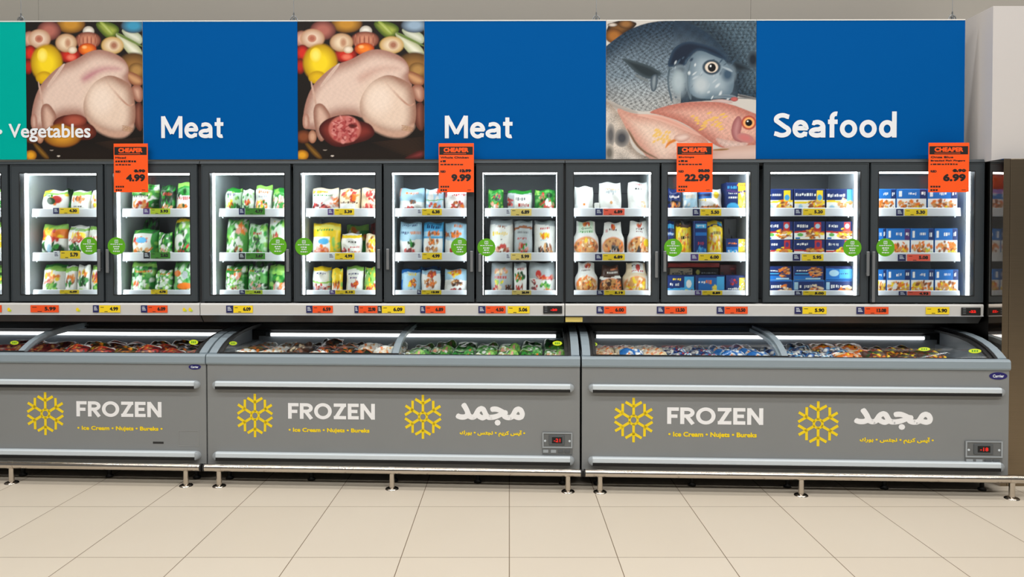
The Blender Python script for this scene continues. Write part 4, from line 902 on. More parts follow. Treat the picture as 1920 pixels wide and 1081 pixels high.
    (5, 'm', 'p', 746, 790, 416, 'LB;b:W@.0,.5;x:NV@.15,.88,.8,.95;x:NV@.1,.66,.45,.76;x:O@.5,.66,.95,.76;f:DG,G@.4,.34,.7,.48,8,.06;f:R,P,DR@.15,.0,.75,.28,34,.06', 'pale blue bag with raw mince window'),
    (5, 'm', 'p', 790, 831, 416, 'SK;r:LB@.05,.62,.95,.74;x:NV@.2,.82,.9,.93;f:O,BR@.1,.64,.9,.75,12,.06;r:W@.06,.0,.94,.55;f:BR,O,TN@.3,.36,.75,.54,14,.06;f:BR,TN@.2,.2,.8,.32,12,.06;f:R,P@.2,.0,.9,.08,10,.05', 'blue and white bag of burgers'),
    (5, 'm', 'p', 832, 878, 416, 'LB;x:O@.4,.84,.75,.94;f:BR,O@.0,.6,.9,.72,24,.06;b:W@.0,.5;e:SK@.6,.5,.08,.08;e:R@.3,.22,.08,.08;f:P,R@.0,.0,.3,.12,8,.05', 'pale blue bag behind the green sticker'),
    (5, 'b', 'p', 749, 787, 505, 'LB;b:B@.88,1.1;r:B@.0,.2,.12,.6;x:Y@.4,.76,.8,.88;f:O,BR,Y@.4,.36,.85,.62,20,.07;f:R,DR@.3,.0,.95,.25,30,.06', 'pale blue bag with red mince and blue edge'),
    (5, 'b', 'p', 787, 825, 506, 'W;b:LB@.85,1.1;f:O,BR,R@.3,.7,.8,.95,20,.07;f:BR,O,TN@.2,.35,.8,.65,26,.07;f:GR,BR@.4,.05,.8,.2,8,.06', 'white bag of breaded pieces'),
    (5, 'b', 'p', 784, 826, 500, 'B;m:SK,NV@10', 'bright blue bag standing behind', None, .32),
    (5, 'b', 'p', 831, 878, 505, 'LB;b:W@.0,.6;f:O,Y@.1,.75,.75,.95,20,.06;f:BR,DB,TN@.3,.38,.75,.6,20,.06;f:R,DR@.2,.0,.85,.28,34,.06', 'pale blue bag with nuggets and red meat'),
    (6, 't', 'p', 914, 944, 354, 'G;m:LG,MG@26;f:DG,R,PU@.3,.55,.8,.8,12,.07;f:W,P,O@.2,.15,.7,.5,14,.08', 'green bag with dark berry print'),
    (6, 't', 'p', 950, 999, 355, 'GY;b:G@.86,1.1;r:W@.3,.05,.95,.8;x:GR@.35,.55,.75,.7;x:R@.45,.3,.85,.45;f:R,DR@.0,.3,.2,.7,14,.06;x:GR@.3,.1,.6,.2', 'silver bag with green top and red word'),
    (6, 't', 'p', 1002, 1043, 354, 'G;m:LG,MG@26;f:DG,R,BR@.25,.3,.55,.85,18,.07;f:W,P,R@.5,.2,.9,.6,16,.08;e:DG@.7,.75,.14,.1', 'green bag with dark red print'),
    (6, 'm', 'p', 917, 963, 411, 'W;b:GY@.86,1.1;x:BR@.35,.78,.65,.86;x:Y@.15,.58,.75,.7;x:GR@.4,.46,.6,.49;f:R,BR,P@.25,.12,.8,.36,26,.06', 'silver white bag with yellow word'),
    (6, 'm', 'p', 963, 999, 413, 'GY;b:BR@.78,.84;x:GR@.2,.66,.8,.72;x:R@.2,.5,.7,.57;f:P,R,G@.2,.12,.75,.4,22,.07', 'narrow silver bag with brown band'),
    (6, 'm', 'p', 1001, 1043, 413, 'W;b:GY@.88,1.1;x:R@.3,.76,.75,.84;f:O,Y@.2,.56,.7,.66,14,.06;x:LB@.3,.46,.6,.5;f:TN,BR,K@.2,.1,.85,.36,24,.07', 'silver white bag with roast print'),
    (6, 'b', 'p', 919, 963, 493, 'GY;f:CR,TN,P@.2,.66,.75,.88,20,.06;x:R@.2,.52,.75,.62;f:LG,Y@.2,.36,.6,.48,12,.06;f:BR,DB@.65,.1,.95,.32,14,.06;f:R,CR@.15,.08,.5,.3,14,.06', 'silver bag with stacked food print'),
    (6, 'b', 'p', 962, 988, 493, 'W;b:GY@.85,1.1;f:DG,G,O@.1,.45,.8,.72,18,.09;x:R@.3,.78,.8,.86;f:R,BR@.1,.1,.8,.32,14,.08', 'slim silver bag with green print'),
    (6, 'b', 'p', 991, 1043, 492, 'GY;b:W@.0,.5;e:R@.36,.66,.1,.12;f:R,P,O@.3,.5,.95,.62,20,.06;f:DR,R@.1,.1,.3,.5,12,.06;f:LG,G@.45,.22,.85,.42,14,.06;f:R,O@.5,.08,.9,.22,14,.05', 'wide silver bag with red drumstick'),
    (7, 't', 'p', 1077, 1114, 348, 'W;e:O@.5,.35,.06,.05;x:GR@.3,.06,.8,.1;x:GY@.2,.85,.8,.9', 'plain white bag'), (7, 't', 'p', 1124, 1168, 340, 'W;x:O@.25,.06,.8,.14;e:TN@.5,.36,.06,.05;f:GY@.3,.65,.7,.75,6,.06;x:TN@.2,.75,.9,.8', 'tall white bag with orange foot line'),
    (7, 't', 'p', 1179, 1221, 339, 'W;x:R@.35,.88,.65,.94;x:K@.3,.74,.6,.8;f:CR,TN@.4,.1,.8,.4,10,.05;x:K@.3,.02,.9,.06', 'white bag with small red mark'),
    (7, 't', 'c', 1115, 1124, 380, 'W;x:GY@.2,.3,.8,.6', 'small white packet between the bags'),
    (7, 'm', 'n', 1075, 1125, 414, 'W;r:PG@.1,.68,.9,1;f:O,R@.35,.88,.7,.96,10,.05;x:DG@.25,.78,.8,.84;x:G@.2,.7,.85,.74;e:O@.5,.32,.46,.27;e:TN@.5,.32,.42,.24;f:O,TN,BR@.08,.1,.92,.52,60,.06;f:TN,CR,Y@.3,.3,.8,.55,20,.05;b:W@-.1,.07;x:R@.1,.02,.8,.06', 'white necked bag with green header and pasta'),
    (7, 'm', 'n', 1128, 1174, 416, 'W;r:W@.2,.6,.8,1;f:O,R@.4,.84,.65,.94,10,.06;x:DB@.3,.76,.75,.82;x:R@.1,.7,.2,.8;e:O@.5,.32,.46,.27;e:TN@.5,.32,.42,.24;f:O,BR,TN@.12,.1,.88,.54,50,.06;f:GR,W,K@.3,.08,.75,.34,26,.05;x:K@.4,.02,.9,.06', 'white necked bag with mushroom risotto'),
    (7, 'm', 'n', 1177, 1223, 414, 'W;f:O,R@.4,.86,.7,.95,10,.05;x:DB@.35,.78,.8,.82;x:DR@.35,.7,.7,.74;e:O@.5,.32,.46,.27;e:TN@.5,.32,.42,.24;f:TN,O,CR,BR@.1,.1,.9,.54,64,.055;e:Y@.8,.42,.12,.1;f:K,DB@.3,.1,.6,.3,8,.06', 'white necked bag with mixed noodles'),
    (7, 'b', 'n', 1079, 1123, 492, 'W;f:O,R@.4,.84,.8,.95,14,.05;x:DB@.2,.74,.7,.8;e:O@.5,.32,.46,.27;e:TN@.5,.32,.42,.24;f:TN,CR,O,BR@.06,.06,.94,.58,60,.06;f:Y,O@.4,.3,.7,.45,10,.05;b:R@-.1,.05', 'white necked bag of orange pasta'),
    (7, 'b', 'n', 1124, 1169, 498, 'DB;r:DB@.1,.62,.9,1;x:O@.5,.84,.9,.92;x:W@.3,.74,.9,.8;b:W@.55,.64;e:O@.5,.32,.46,.27;e:TN@.5,.32,.42,.24;f:BR,TN,O,DB@.06,.06,.94,.56,70,.055;e:DB@.4,.4,.1,.08', 'brown necked bag of stir fry'),
    (7, 'b', 'n', 1169, 1221, 492, 'CR;r:W@.3,.68,.9,1;x:K@.3,.88,.8,.95;e:R@.6,.84,.12,.09;x:R@.3,.72,.9,.78;e:O@.5,.32,.46,.27;e:TN@.5,.32,.42,.24;f:TN,CR,O,Y@.06,.06,.8,.56,60,.06;r:W@.84,.2,1,.6', 'cream necked bag with red crab mark'),
    (8, 't', 'p', 1250, 1280, 352, 'NV;x:W@.2,.6,.8,.72;b:K@.4,.5;f:BR,TN,O@.0,.12,.95,.42,26,.08;b:Y@-.1,.1', 'navy bag with bread print'), (8, 't', 'p', 1281, 1311, 354, 'LB;x:CR@.2,.6,.9,.85;m:W@16;f:R,W@.5,.05,.9,.25,10,.07', 'pale blue bag beside the navy bread bag'),
    (8, 't', 'p', 1313, 1358, 352, 'W;r:B@.0,.6,.5,1;r:NV@.0,.7,.45,.8;x:Y@.05,.5,.3,.6;e:Y@.7,.75,.12,.14;f:BR,TN,O@.05,.1,.95,.32,34,.07', 'blue and white bag of pastry rolls'),
    (8, 't', 'c', 1361, 1402, 342, 'NV;r:Y@.55,.0,1,1;x:SK@.05,.8,.5,.9;x:W@.08,.62,.5,.7;b:PU@.7,.76;x:O@.5,.9,1,.96;e:SK@.3,.2,.3,.16;f:CR,LY@.6,.2,.95,.7,24,.06;x:W@.1,.5,.5,.56', 'tall navy and yellow carton'),
    (8, 'm', 'p', 1250, 1270, 413, 'NV;r:SK@.1,.8,.9,.9;r:B@.1,.6,.9,.7;x:W@.2,.62,.8,.68;x:O@.1,.45,.8,.5', 'navy bag next to the yellow fries bag'), (8, 'm', 'p', 1267, 1300, 412, 'Y;b:DB@.82,.9;b:K@.9,1.1;f:LY,O,TN@.1,.15,.9,.75,50,.06;x:K@.3,.5,.8,.58;b:W@-.1,.08', 'yellow bag of curly fries'),
    (8, 'm', 'c', 1301, 1326, 414, 'NV;r:SK@.1,.82,.95,.92;x:W@.2,.85,.8,.9;r:B@.1,.62,1,.7;x:R@.3,.36,.8,.44;f:SK,B@.2,.1,.9,.3,20,.08;x:W@.2,.02,.8,.08', 'navy and blue fries carton'),
    (8, 'm', 'p', 1327, 1360, 413, 'Y;e:SK@.8,.92,.16,.07;f:LY,CR,O@.1,.2,.9,.8,44,.06;x:DB@.2,.62,.8,.72;b:NV@.84,.88;b:P@-.1,.08;x:W@.6,.02,.9,.08', 'yellow bag of wedges'),
    (8, 'm', 'c', 1361, 1402, 447, 'B;r:NV@.0,.6,.55,1;x:O@.1,.72,.5,.82;r:Y@.58,.3,1,1;f:LY,W@.6,.35,1,.9,18,.07;f:SK,W@.1,.1,.6,.5,20,.08;b:W@-.1,.12', 'low blue and yellow carton'),
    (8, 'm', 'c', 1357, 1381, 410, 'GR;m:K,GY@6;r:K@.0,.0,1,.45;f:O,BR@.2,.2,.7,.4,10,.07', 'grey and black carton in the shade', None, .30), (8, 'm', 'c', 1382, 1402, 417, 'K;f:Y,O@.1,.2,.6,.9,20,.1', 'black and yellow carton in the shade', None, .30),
    (8, 'b', 'c', 1251, 1303, 516, 'NV;b:SK@.2,.4;x:Y@.2,.76,.5,.88;x:W@.1,.5,.45,.66;r:SK@.64,.3,.98,.95;e:W@.8,.6,.1,.2;f:Y,LY@.45,.02,.8,.3,18,.08;f:BR@.7,.1,.95,.3,6,.08;b:W@-.1,.12', 'navy carton with pale blue panel'),
    (8, 'b', 'c', 1304, 1360, 516, 'NV;r:B@.1,.3,.9,.9;x:W@.1,.62,.32,.74;x:O@.35,.58,.55,.8;b:W@-.1,.22;f:Y,LY@.6,.1,.75,.55,14,.07;r:SK@.74,.3,.98,.95;x:R@.75,.15,.95,.25', 'navy carton with orange and white words'), (8, 'b', 'c', 1361, 1402, 516, 'NV;f:PU,DR,R@.1,.55,.6,.85,18,.06;x:W@.1,.3,.6,.42;r:Y@.62,.1,1,.9;f:LY,W@.65,.1,1,.9,22,.06;b:W@-.1,.1', 'navy and purple carton with yellow side'),
    (9, 't', 'c', 1436, 1487, 354, 'W;r:NV@.0,.56,1,1;x:W@.15,.72,.55,.82;b:Y@.46,.54;f:O,TN,Y,BR@.4,.02,.95,.55,44,.07;r:Y@.65,.5,.92,.95;e:SK@.78,.66,.1,.12;e:LB@.15,.25,.1,.14', 'blue carton of crispy rings, offset'),
    (9, 't', 'c', 1488, 1547, 354, 'W;r:NV@.0,.56,1,1;x:W@.05,.72,.7,.84;b:Y@.44,.52;f:O,TN,Y,BR@.42,.02,.98,.55,44,.07;r:Y@.74,.5,.94,.95;e:SK@.83,.66,.08,.12;e:LB@.2,.25,.07,.14;x:B@.05,.05,.3,.12', 'blue carton of crispy rings with yellow flash'), (9, 't', 'c', 1548, 1601, 354, 'W;r:NV@.0,.56,.8,1;r:SK@.75,.5,1,1;x:W@.05,.68,.7,.82;b:Y@.44,.52;f:O,CR,TN,W@.42,.02,.98,.6,44,.07;e:LB@.2,.25,.1,.1', 'blue and sky carton of crispy rings'),
]
for q, (a, b) in enumerate(((1436, 1487), (1488, 1547), (1548, 1601))):
    wd = ('narrow', 'wide', 'pale-edged')[q]
    GOODS += [(9, 'm', 'c', a, b, 449, 'W;r:NV@.0,.45,1,1;x:W@.1,.68,.45,.84;b:R@.36,.44;f:O,TN,Y,BR@.4,.02,.95,.6,40,.08;r:R@.68,.5,.9,.98;e:PU@.79,.75,.07,.14;e:LB@.2,.15,.1,.12', f'{wd} navy fish carton, lower of a pair', 478),
              (9, 'm', 'c', a, b, 415, 'W;r:NV@.0,.45,1,1;x:W@.1,.66,.45,.86;b:R@.36,.46;f:O,TN,Y,BR@.4,.02,.95,.6,40,.08;r:R@.66,.48,.88,.98;e:LB@.77,.75,.08,.14;e:MG@.2,.25,.1,.1;r:B@.05,.0,.2,.1', f'{wd} navy fish carton, upper of a pair', 448.6),
              (9, 'b', 'c', a, b, 525, 'B;r:NV@.0,.3,1,.95;x:W@.2,.5,.6,.75;r:LB@.02,.4,.14,.9;f:O,TN,CR@.5,.0,.95,.7,36,.08', f'{wd} dark blue fillet carton, lower of a pair', 552),
              (9, 'b', 'c', a, b - (2 if q < 2 else 0), 499, ('NV;r:B@.0,.0,.6,.3;r:SK@.05,.4,.5,.5;f:O,TN,BR@.5,.2,.95,.98,40,.07;x:W@.1,.62,.45,.74;r:LB@.4,.02,.9,.14' if q < 2 else 'B;r:SK@.5,.1,1,.8;e:LB@.3,.5,.18,.25;x:NV@.5,.4,.8,.5;b:NV@.85,1.1'), f'{wd} dark blue fillet carton, upper of a pair', 524.4)]
FF = 'W;r:B@.0,.62,1,1;r:NV@.78,.62,1,1;r:W@.06,.7,.16,.92;x:W@.4,.76,.66,.88;x:W@.84,.74,.95,.9;f:O,TN,O,BR@.05,.2,.95,.56,34,.07;f:TN,Y@.5,.05,.95,.3,14,.06;x:GR@.1,.06,.4,.12'
for k, cols, vt, vb in (('t', ((1640, 1679), (1680, 1737), (1738, 1795)), 354, None), ('m', ((1640, 1661), (1662, 1706.5), (1707, 1751), (1752, 1796)), 428, None), ('b', ((1640, 1662), (1663, 1707.5), (1708, 1752), (1753, 1798)), 505, None)):
    for q, (a, b) in enumerate(cols):
        sp = FF if k == 't' else FF.replace('r:NV@.78,.62,1,1', 'r:PU@.78,.62,1,1') if (k, q) == ('m', 1) else FF.replace('f:O,TN,O,BR@.05,.2,.95,.56,34,.07', 'f:O,TN,Y,BR@.02,.05,.98,.56,50,.08') if k == 'b' else FF.replace('f:TN,Y@.5', 'f:Y,LG,Y@.6')
        GOODS.append((10, k, 'c', a, b, vt, sp, {'t': 'blue topped fish finger carton', 'm': 'blue topped fish finger carton', 'b': 'blue topped fish fillet carton'}[k]))
# long dark cartons lying behind the low ones of the eighth door
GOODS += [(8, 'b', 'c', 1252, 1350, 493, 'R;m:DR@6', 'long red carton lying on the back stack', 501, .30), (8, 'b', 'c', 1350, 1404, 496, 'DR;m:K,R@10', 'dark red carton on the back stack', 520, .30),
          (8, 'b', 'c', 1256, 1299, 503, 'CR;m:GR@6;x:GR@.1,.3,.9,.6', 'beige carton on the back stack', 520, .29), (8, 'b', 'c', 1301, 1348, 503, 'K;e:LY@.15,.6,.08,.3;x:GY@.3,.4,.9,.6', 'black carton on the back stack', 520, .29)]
GOODS += [(0, 't', 'p', -42, 4, 352, 'W;b:LG@.85,1.1;f:G,LG,DG@.2,.1,.9,.6,30,.08', 'white and green bag'), (0, 'm', 'p', -42, 4, 416, 'W;b:LG@.88,1.1;f:O,TN,Y@.2,.2,.9,.7,30,.08', 'white bag with orange print'),
          (0, 'b', 'p', -42, 5, 496, 'LG;b:W@.0,.4;f:G,Y,DG@.1,.3,.9,.8,30,.08;b:LB@-.1,.15', 'pale green bag')]
SHN = dict(t='top', m='middle', b='bottom')
groups = {}
for i, g in enumerate(GOODS): groups.setdefault((g[0], g[1]), []).append(i)
order = {}
for k, ids in groups.items():
    for j, i in enumerate(sorted(ids, key=lambda i: (GOODS[i][3], -GOODS[i][5]))): order[i] = j
spans = {}
for k, ids in groups.items():                                   # neighbours press against each other without sharing space
    row = sorted((i for i in ids if not (len(GOODS[i]) > 9 and GOODS[i][9] >= .2)), key=lambda i: GOODS[i][3])
    for i in row: spans[i] = [GOODS[i][3], GOODS[i][4]]
    for i, j in zip(row, row[1:]):
        if GOODS[i][2] != 'c' and spans[j][0] < spans[i][1]:
            mid = (spans[j][0] + spans[i][1]) / 2; spans[i][1] = mid - .3; spans[j][0] = mid + .3
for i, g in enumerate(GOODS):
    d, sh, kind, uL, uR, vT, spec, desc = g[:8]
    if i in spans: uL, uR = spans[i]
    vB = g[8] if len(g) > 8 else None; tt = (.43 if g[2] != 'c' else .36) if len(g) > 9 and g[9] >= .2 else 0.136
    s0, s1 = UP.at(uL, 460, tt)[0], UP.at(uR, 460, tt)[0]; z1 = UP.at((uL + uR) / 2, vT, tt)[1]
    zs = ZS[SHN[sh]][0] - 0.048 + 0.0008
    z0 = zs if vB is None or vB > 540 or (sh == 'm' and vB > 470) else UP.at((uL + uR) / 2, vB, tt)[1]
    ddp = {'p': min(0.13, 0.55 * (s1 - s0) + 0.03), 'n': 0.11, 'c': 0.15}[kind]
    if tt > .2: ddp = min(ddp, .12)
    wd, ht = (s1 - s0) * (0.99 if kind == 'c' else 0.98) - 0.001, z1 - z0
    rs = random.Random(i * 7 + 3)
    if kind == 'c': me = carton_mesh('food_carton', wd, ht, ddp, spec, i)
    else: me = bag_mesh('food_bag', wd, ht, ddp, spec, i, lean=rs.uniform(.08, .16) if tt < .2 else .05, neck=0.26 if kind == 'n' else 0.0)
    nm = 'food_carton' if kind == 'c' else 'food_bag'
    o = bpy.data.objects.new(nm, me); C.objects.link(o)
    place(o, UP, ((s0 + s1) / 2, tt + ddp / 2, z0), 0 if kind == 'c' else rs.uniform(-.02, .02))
    pos = f'{ORD[order[i]]} along' if d == 10 else 'on'
    dn = f'{ORD[d - 1]} full door' if d else 'door cut off by the photo edge'
    tag(o, f'{desc} {pos} the {SHN[sh]} shelf, {dn}', 'food carton' if kind == 'c' else 'food bag', f'goods on the {SHN[sh]} shelf of the {ORD[d - 1] if d else "cut-off"} door')

# ------------------------------------------------------------------ chest freezers
CT = 0.95                         # depth of a chest
Z_RT, Z_RB = 0.942, 0.868
lu = lambda u, v=700, t=0.0: LO.at(u, v, t)[0]
PROF = [(0.030, 0.944), (0.075, 0.972), (0.14, 1.003), (0.22, 1.030), (0.32, 1.052), (0.44, 1.067), (0.58, 1.076), (0.80, 1.080)]
def curved(x0, x1, m, th=0.018, lift=0.0):
    mb = MB(); p = [(a, b + lift) for a, b in PROF]
    return mb.prism(p + [(a + th * .35, b - th) for a, b in p[::-1]], x0, x1, m)
def snowflake(m, cx, cz, rx, rz, y):
    k = 0.0
    def bar(ax, az, bx, bz, wdt):
        d = Vector((bx - ax, bz - az)); n = Vector((-d.y, d.x)).normalized() * wdt / 2; e = d.normalized() * wdt * .25
        n = n * 1.25; q = [(ax + n.x, az + n.y), (bx + n.x + e.x, bz + n.y + e.y), (bx - n.x + e.x, bz - n.y + e.y), (ax - n.x, az - n.y)]
        m.add([(cx + a * rx, y, cz + b * rz) for a, b in q], [(0, 1, 2, 3)], M_YEL)
    for i in range(6):
        a = math.pi / 2 + i * math.pi / 3; c, s_ = math.cos(a), math.sin(a)
        P = lambda r, o: (c * r - s_ * o, s_ * r + c * o)
        bar(*P(.17, 0), *P(.98, 0), .10)
        for sg in (1, -1):
            bar(*P(.60, 0), *P(.80, .36 * sg), .10)
    n = 24; v = []
    for r in (.135, .25): v += [(cx + r * rx * math.cos(2 * math.pi * j / n), y, cz + r * rz * math.sin(2 * math.pi * j / n)) for j in range(n)]
    m.add(v, [(j, (j + 1) % n, n + (j + 1) % n, n + j) for j in range(n)], M_YEL)
AR_BIG = '\ufeaa\ufee4\ufea0\ufee3'
AR_SUB = '\ufed9\ufead\ufeee\ufe91 \u2022 \ufeb2\ufe98\ufea0\ufee7 \u2022 \ufee2\ufef3\ufeae\ufedb \ufeb2\ufef3\ufe81 \u2022'
def chest(u0, u1, mids, decals, badge, panel, label):
    x0, x1 = lu(u0), lu(u1)
    r = thing('chest_freezer', label, 'freezer', LO, ((x0 + x1) / 2, 0.45, 0), 'chest freezers under the wall freezers')
    yd = -0.0015
    m = MB().box(x0, x1, 0.0, 0.05, 0.125, Z_RB + .002, M_CHEST, 0.006)
    m.box(x0, x0 + .05, 0.05, CT, 0.125, Z_RB, M_CHEST); m.box(x1 - .05, x1, 0.05, CT, 0.125, Z_RB, M_CHEST); m.box(x0, x1, CT - .06, CT, 0.125, Z_RB, M_CHEST)
    m.box(x0, x1, 0.05, CT - .06, 0.125, 0.30, M_CHEST)
    part('body', m, r)
    m = MB().box(x0 + .01, x1 - .01, 0.03, CT - .02, 0.075, 0.126, M_DARK)
    for k in range(5):
        xx = x0 + .12 + (x1 - x0 - .24) * k / 4
        for yy in (.10, CT - .12): m.lathe([(0, 0.0), (.028, 0.0), (.028, .012), (.014, .02), (.014, .08)], xx, yy, M_BLACK, 12)
    part('base', m, r)
    # rim round the opening
    m = MB().prism([(-.008, Z_RB), (-.016, Z_RB + .012), (-.014, Z_RT - .016), (-.004, Z_RT - .003), (.012, Z_RT), (.034, Z_RT), (.046, Z_RT - .01), (.046, Z_RB)], x0, x1, M_RIM, False)
    m.box(x0, x0 + .055, .046, CT, Z_RB, Z_RT, M_RIM, .006); m.box(x1 - .055, x1, .046, CT, Z_RB, Z_RT, M_RIM, .006)
    part('rim', m, r, 'pale blue-grey rim')
    m = MB()
    for a, b in ((x0 + .055, x0 + .07), (x1 - .07, x1 - .055)): m.box(a, b, .05, CT - .09, .30, Z_RT - .004, M_TANK)
    m.box(x0 + .055, x1 - .055, CT - .105, CT - .09, .30, .974, M_TANK); m.box(x0 + .055, x1 - .055, .046, .054, .30, Z_RT - .012, M_TANK)
    m.box(x0 + .055, x1 - .055, .05, CT - .09, .810, .822, M_TANK)
    part('tank', m, r)
    for ma in mids[1]:
        xm = lu(*ma)
        part('tank_divider', MB().box(xm - .012, xm + .012, .056, CT - .106, .812, .95, M_TANK, .003), r)
    m = MB().box(x0 + .002, x1 - .002, CT - .09, CT, Z_RT, 1.148, M_DARK).prism([(CT - .16, 1.148), (CT - .16, 1.10), (CT - .13, 1.03), (CT - .09, 1.018), (CT - .09, 1.148)], x0 + .002, x1 - .002, M_DARK)
    part('rear_housing', m, r)
    part('light_tube', MB().tube([(x0 + .16, CT - .108, .988), (x1 - .16, CT - .108, .988)], .0135, M_TUBE, 12), r, 'lit white tube along the back')
    m = MB()
    for xx in (x0 + .12, x1 - .16): m.box(xx, xx + .04, CT - .128, CT - .09, .974, 1.014, M_HANDLE_D, .005)
    part('tube_socket', m, r)
    # curved end frames and sliding lids
    for a, b in ((x0 + .004, x0 + .062), (x1 - .062, x1 - .004)):
        m = curved(a, b, M_RIM, .03, .004)
        m.add([], [], M_RIM)
        c, d = (b, b + .02) if a < (x0 + x1) / 2 else (a - .02, a)
        g = curved(c, d, M_BLACK, .022, 0.0); m.add(g.v, g.f, M_BLACK)
        pr = [(.02, Z_RT - .002)] + PROF + [(.80, Z_RT - .002)]
        m.prism([(y, z - .002) for y, z in pr], a + .004, a + .012, M_TANK)
        part('end_frame', m, r)
    n = mids[0]
    xm = lu(*n)
    ends = [(x0 + .082, xm + .03, .010), (xm - .03, x1 - .082, -.014)]
    for k, (a, b, lf) in enumerate(ends):
        m = MB()
        for c, d in ((a, a + .022), (b - .026, b)):
            if (k == 0 and d == b) or (k == 1 and c == a) : g = curved(c - .018 * (k == 0), d + .018 * (k == 1), M_RIM, .026, lf)
            else: g = curved(c, d, M_DARK, .016, lf)
            m.add(g.v, g.f, g.mats[0])
        m.box(a, b, .026, .038, .936 + lf * .3, .950 + lf * .3, M_DARK).box(a, b, .785, .80, 1.060 + lf, 1.078 + lf, M_DARK)
        lid = part('lid', m, r)
        m = MB(); p = [(y, z + lf - .004) for y, z in PROF]
        v = [(xx, y, z) for xx in (a + .004, b - .004) for y, z in p]; q = len(p)
        m.add(v, [(i, i + 1, q + i + 1, q + i) for i in range(q - 1)], M_LID, smooth=True)
        part('glass', m, lid)
    # bumpers
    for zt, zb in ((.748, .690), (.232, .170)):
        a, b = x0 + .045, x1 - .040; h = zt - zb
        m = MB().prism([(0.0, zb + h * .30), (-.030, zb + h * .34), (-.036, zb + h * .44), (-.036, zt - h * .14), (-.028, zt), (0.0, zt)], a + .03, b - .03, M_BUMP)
        m.box(a + .03, b - .03, -.0345, 0.0, zb + h * .02, zb + h * .32, M_BLACK)  # black strip stands in for the shade in the gap under the bumper
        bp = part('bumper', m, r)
        for c, sg in ((a + .03, -1), (b - .03, 1)):
            mm = MB(); n_ = 10; rr = h / 2; v = []
            for j in range(n_ + 1):
                ph = math.pi * j / n_ - math.pi / 2
                v += [(c + sg * rr * 1.05 * math.cos(ph), 0.0, zb + rr + rr * math.sin(ph)), (c + sg * rr * .8 * math.cos(ph), -.034, zb + rr + rr * .9 * math.sin(ph)), (c, -.040, zb + rr + rr * .86 * math.sin(ph))]
            f = [(j * 3 + i, j * 3 + i + 1, j * 3 + i + 4, j * 3 + i + 3) for j in range(n_) for i in range(2)]
            mm.add(v, f, M_CAP, smooth=True)
            mm.add([(c, 0, zb), (c, -.040, zb + rr * .14), (c, -.040, zt - rr * .14), (c, 0, zt)], [(0, 1, 2, 3)], M_CAP)
            part('end_cap', mm, bp)
    # decals on the front panel
    body = r
    for kind, a, v0, b, v1 in decals:
        if kind == 'snow':
            m = MB(); cx, cz = LO.at(a, v0, yd); hx = LO.at(b, v0, yd)[0] - cx; hz = cz - LO.at(a, v1, yd)[1]
            snowflake(m, cx, cz, hx / .93, hz, yd); part('snowflake_decal', m, r, 'yellow snowflake')
        else:
            sx0, sz1 = LO.at(a, v0, yd); sx1, sz0 = LO.at(b, v1, yd)
            if kind == 'frozen': m = strokes(MB(), 'FROZEN', sx0, sx1, sz0, sz1, yd, M_WHT, .21); lab = 'white FROZEN lettering'; nm = 'lettering'
            elif kind == 'sub': m = MB().text('\u2022 Ice Cream \u2022 Nujets \u2022 Bureks' + (' \u2022' if b == 305 else ''), sx0, sx1, sz0, sz1, yd, M_YEL, .0022); lab = 'yellow lettering'; nm = 'lettering'
            elif kind == 'ar': m = MB().text(AR_BIG, sx0, sx1, sz0, sz1, yd, M_WHT, .0105); lab = 'white Arabic lettering'; nm = 'lettering'
            else: m = MB().text(AR_SUB, sx0, sx1, sz0, sz1, yd, M_YEL, .0022); lab = 'yellow Arabic lettering'; nm = 'lettering'
            part(nm, m, r, lab)
    if badge:
        cx, cz = LO.at(badge[0], badge[1], -.003); rx = badge[2] * 3.8e-3; m = MB().disc(cx, -.003, cz, rx, rx * .42, M_BADGE, thick=.003)
        m.text('Carrier', cx - rx * .62, cx + rx * .62, cz - rx * .17, cz + rx * .17, -.0036, M_LWHITE, .001)
        part('badge', m, r, 'navy oval maker badge')
    if panel:
        a, v0, b, v1, digits = panel
        sx0, sz1 = LO.at(a, v0, 0); sx1, sz0 = LO.at(b, v1, 0); W_, H_ = sx1 - sx0, sz1 - sz0
        m = MB().box(sx0, sx1, -.008, .0, sz0, sz1, mat('panel_grey', (104, 107, 108), .4), .003)
        m.frame(sx0 + W_ * .04, sx1 - W_ * .04, sz0 + H_ * .36, sz1 - H_ * .05, sx0, sx1, sz0 + H_ * .3, sz1, -.012, -.008, M_CAP)
        m.box(sx0 + W_ * .22, sx0 + W_ * .74, -.014, -.008, sz0 + H_ * .44, sz1 - H_ * .12, M_HANDLE_D, .003)
        m.box(sx0 + W_ * .32, sx0 + W_ * .66, -.016, -.012, sz0 + H_ * .52, sz1 - H_ * .20, M_BLACK, .002)
        m.text(digits, sx0 + W_ * .38, sx0 + W_ * .60, sz0 + H_ * .58, sz1 - H_ * .26, -.0168, M_LEDRED, .001)
        for xx in (.09, .91): m.disc(sx0 + W_ * xx, -.010, sz0 + H_ * .62, .008, .008, M_BUMP, 12)
        for xx in (.02, .28, .52, .74): m.box(sx0 + W_ * xx, sx0 + W_ * (xx + .18), -.013, -.008, sz0 + H_ * .08, sz0 + H_ * .22, M_CAP if xx < .5 else M_HANDLE_D, .002)
        part('control_panel', m, r, 'grey control panel with red digits')
    return r, x0, x1, xm
CHESTS = []
CHESTS.append(('first',) + chest(-330, 386, ((33,), []), [('snow', 85, 775, 120, 735), ('frozen', 143, 751, 303, 783.5), ('sub', 145, 797.5, 305, 809.5)], (365, 687.5, 12), None, 'grey chest freezer cut off by the edge of the photo, dark packs inside'))
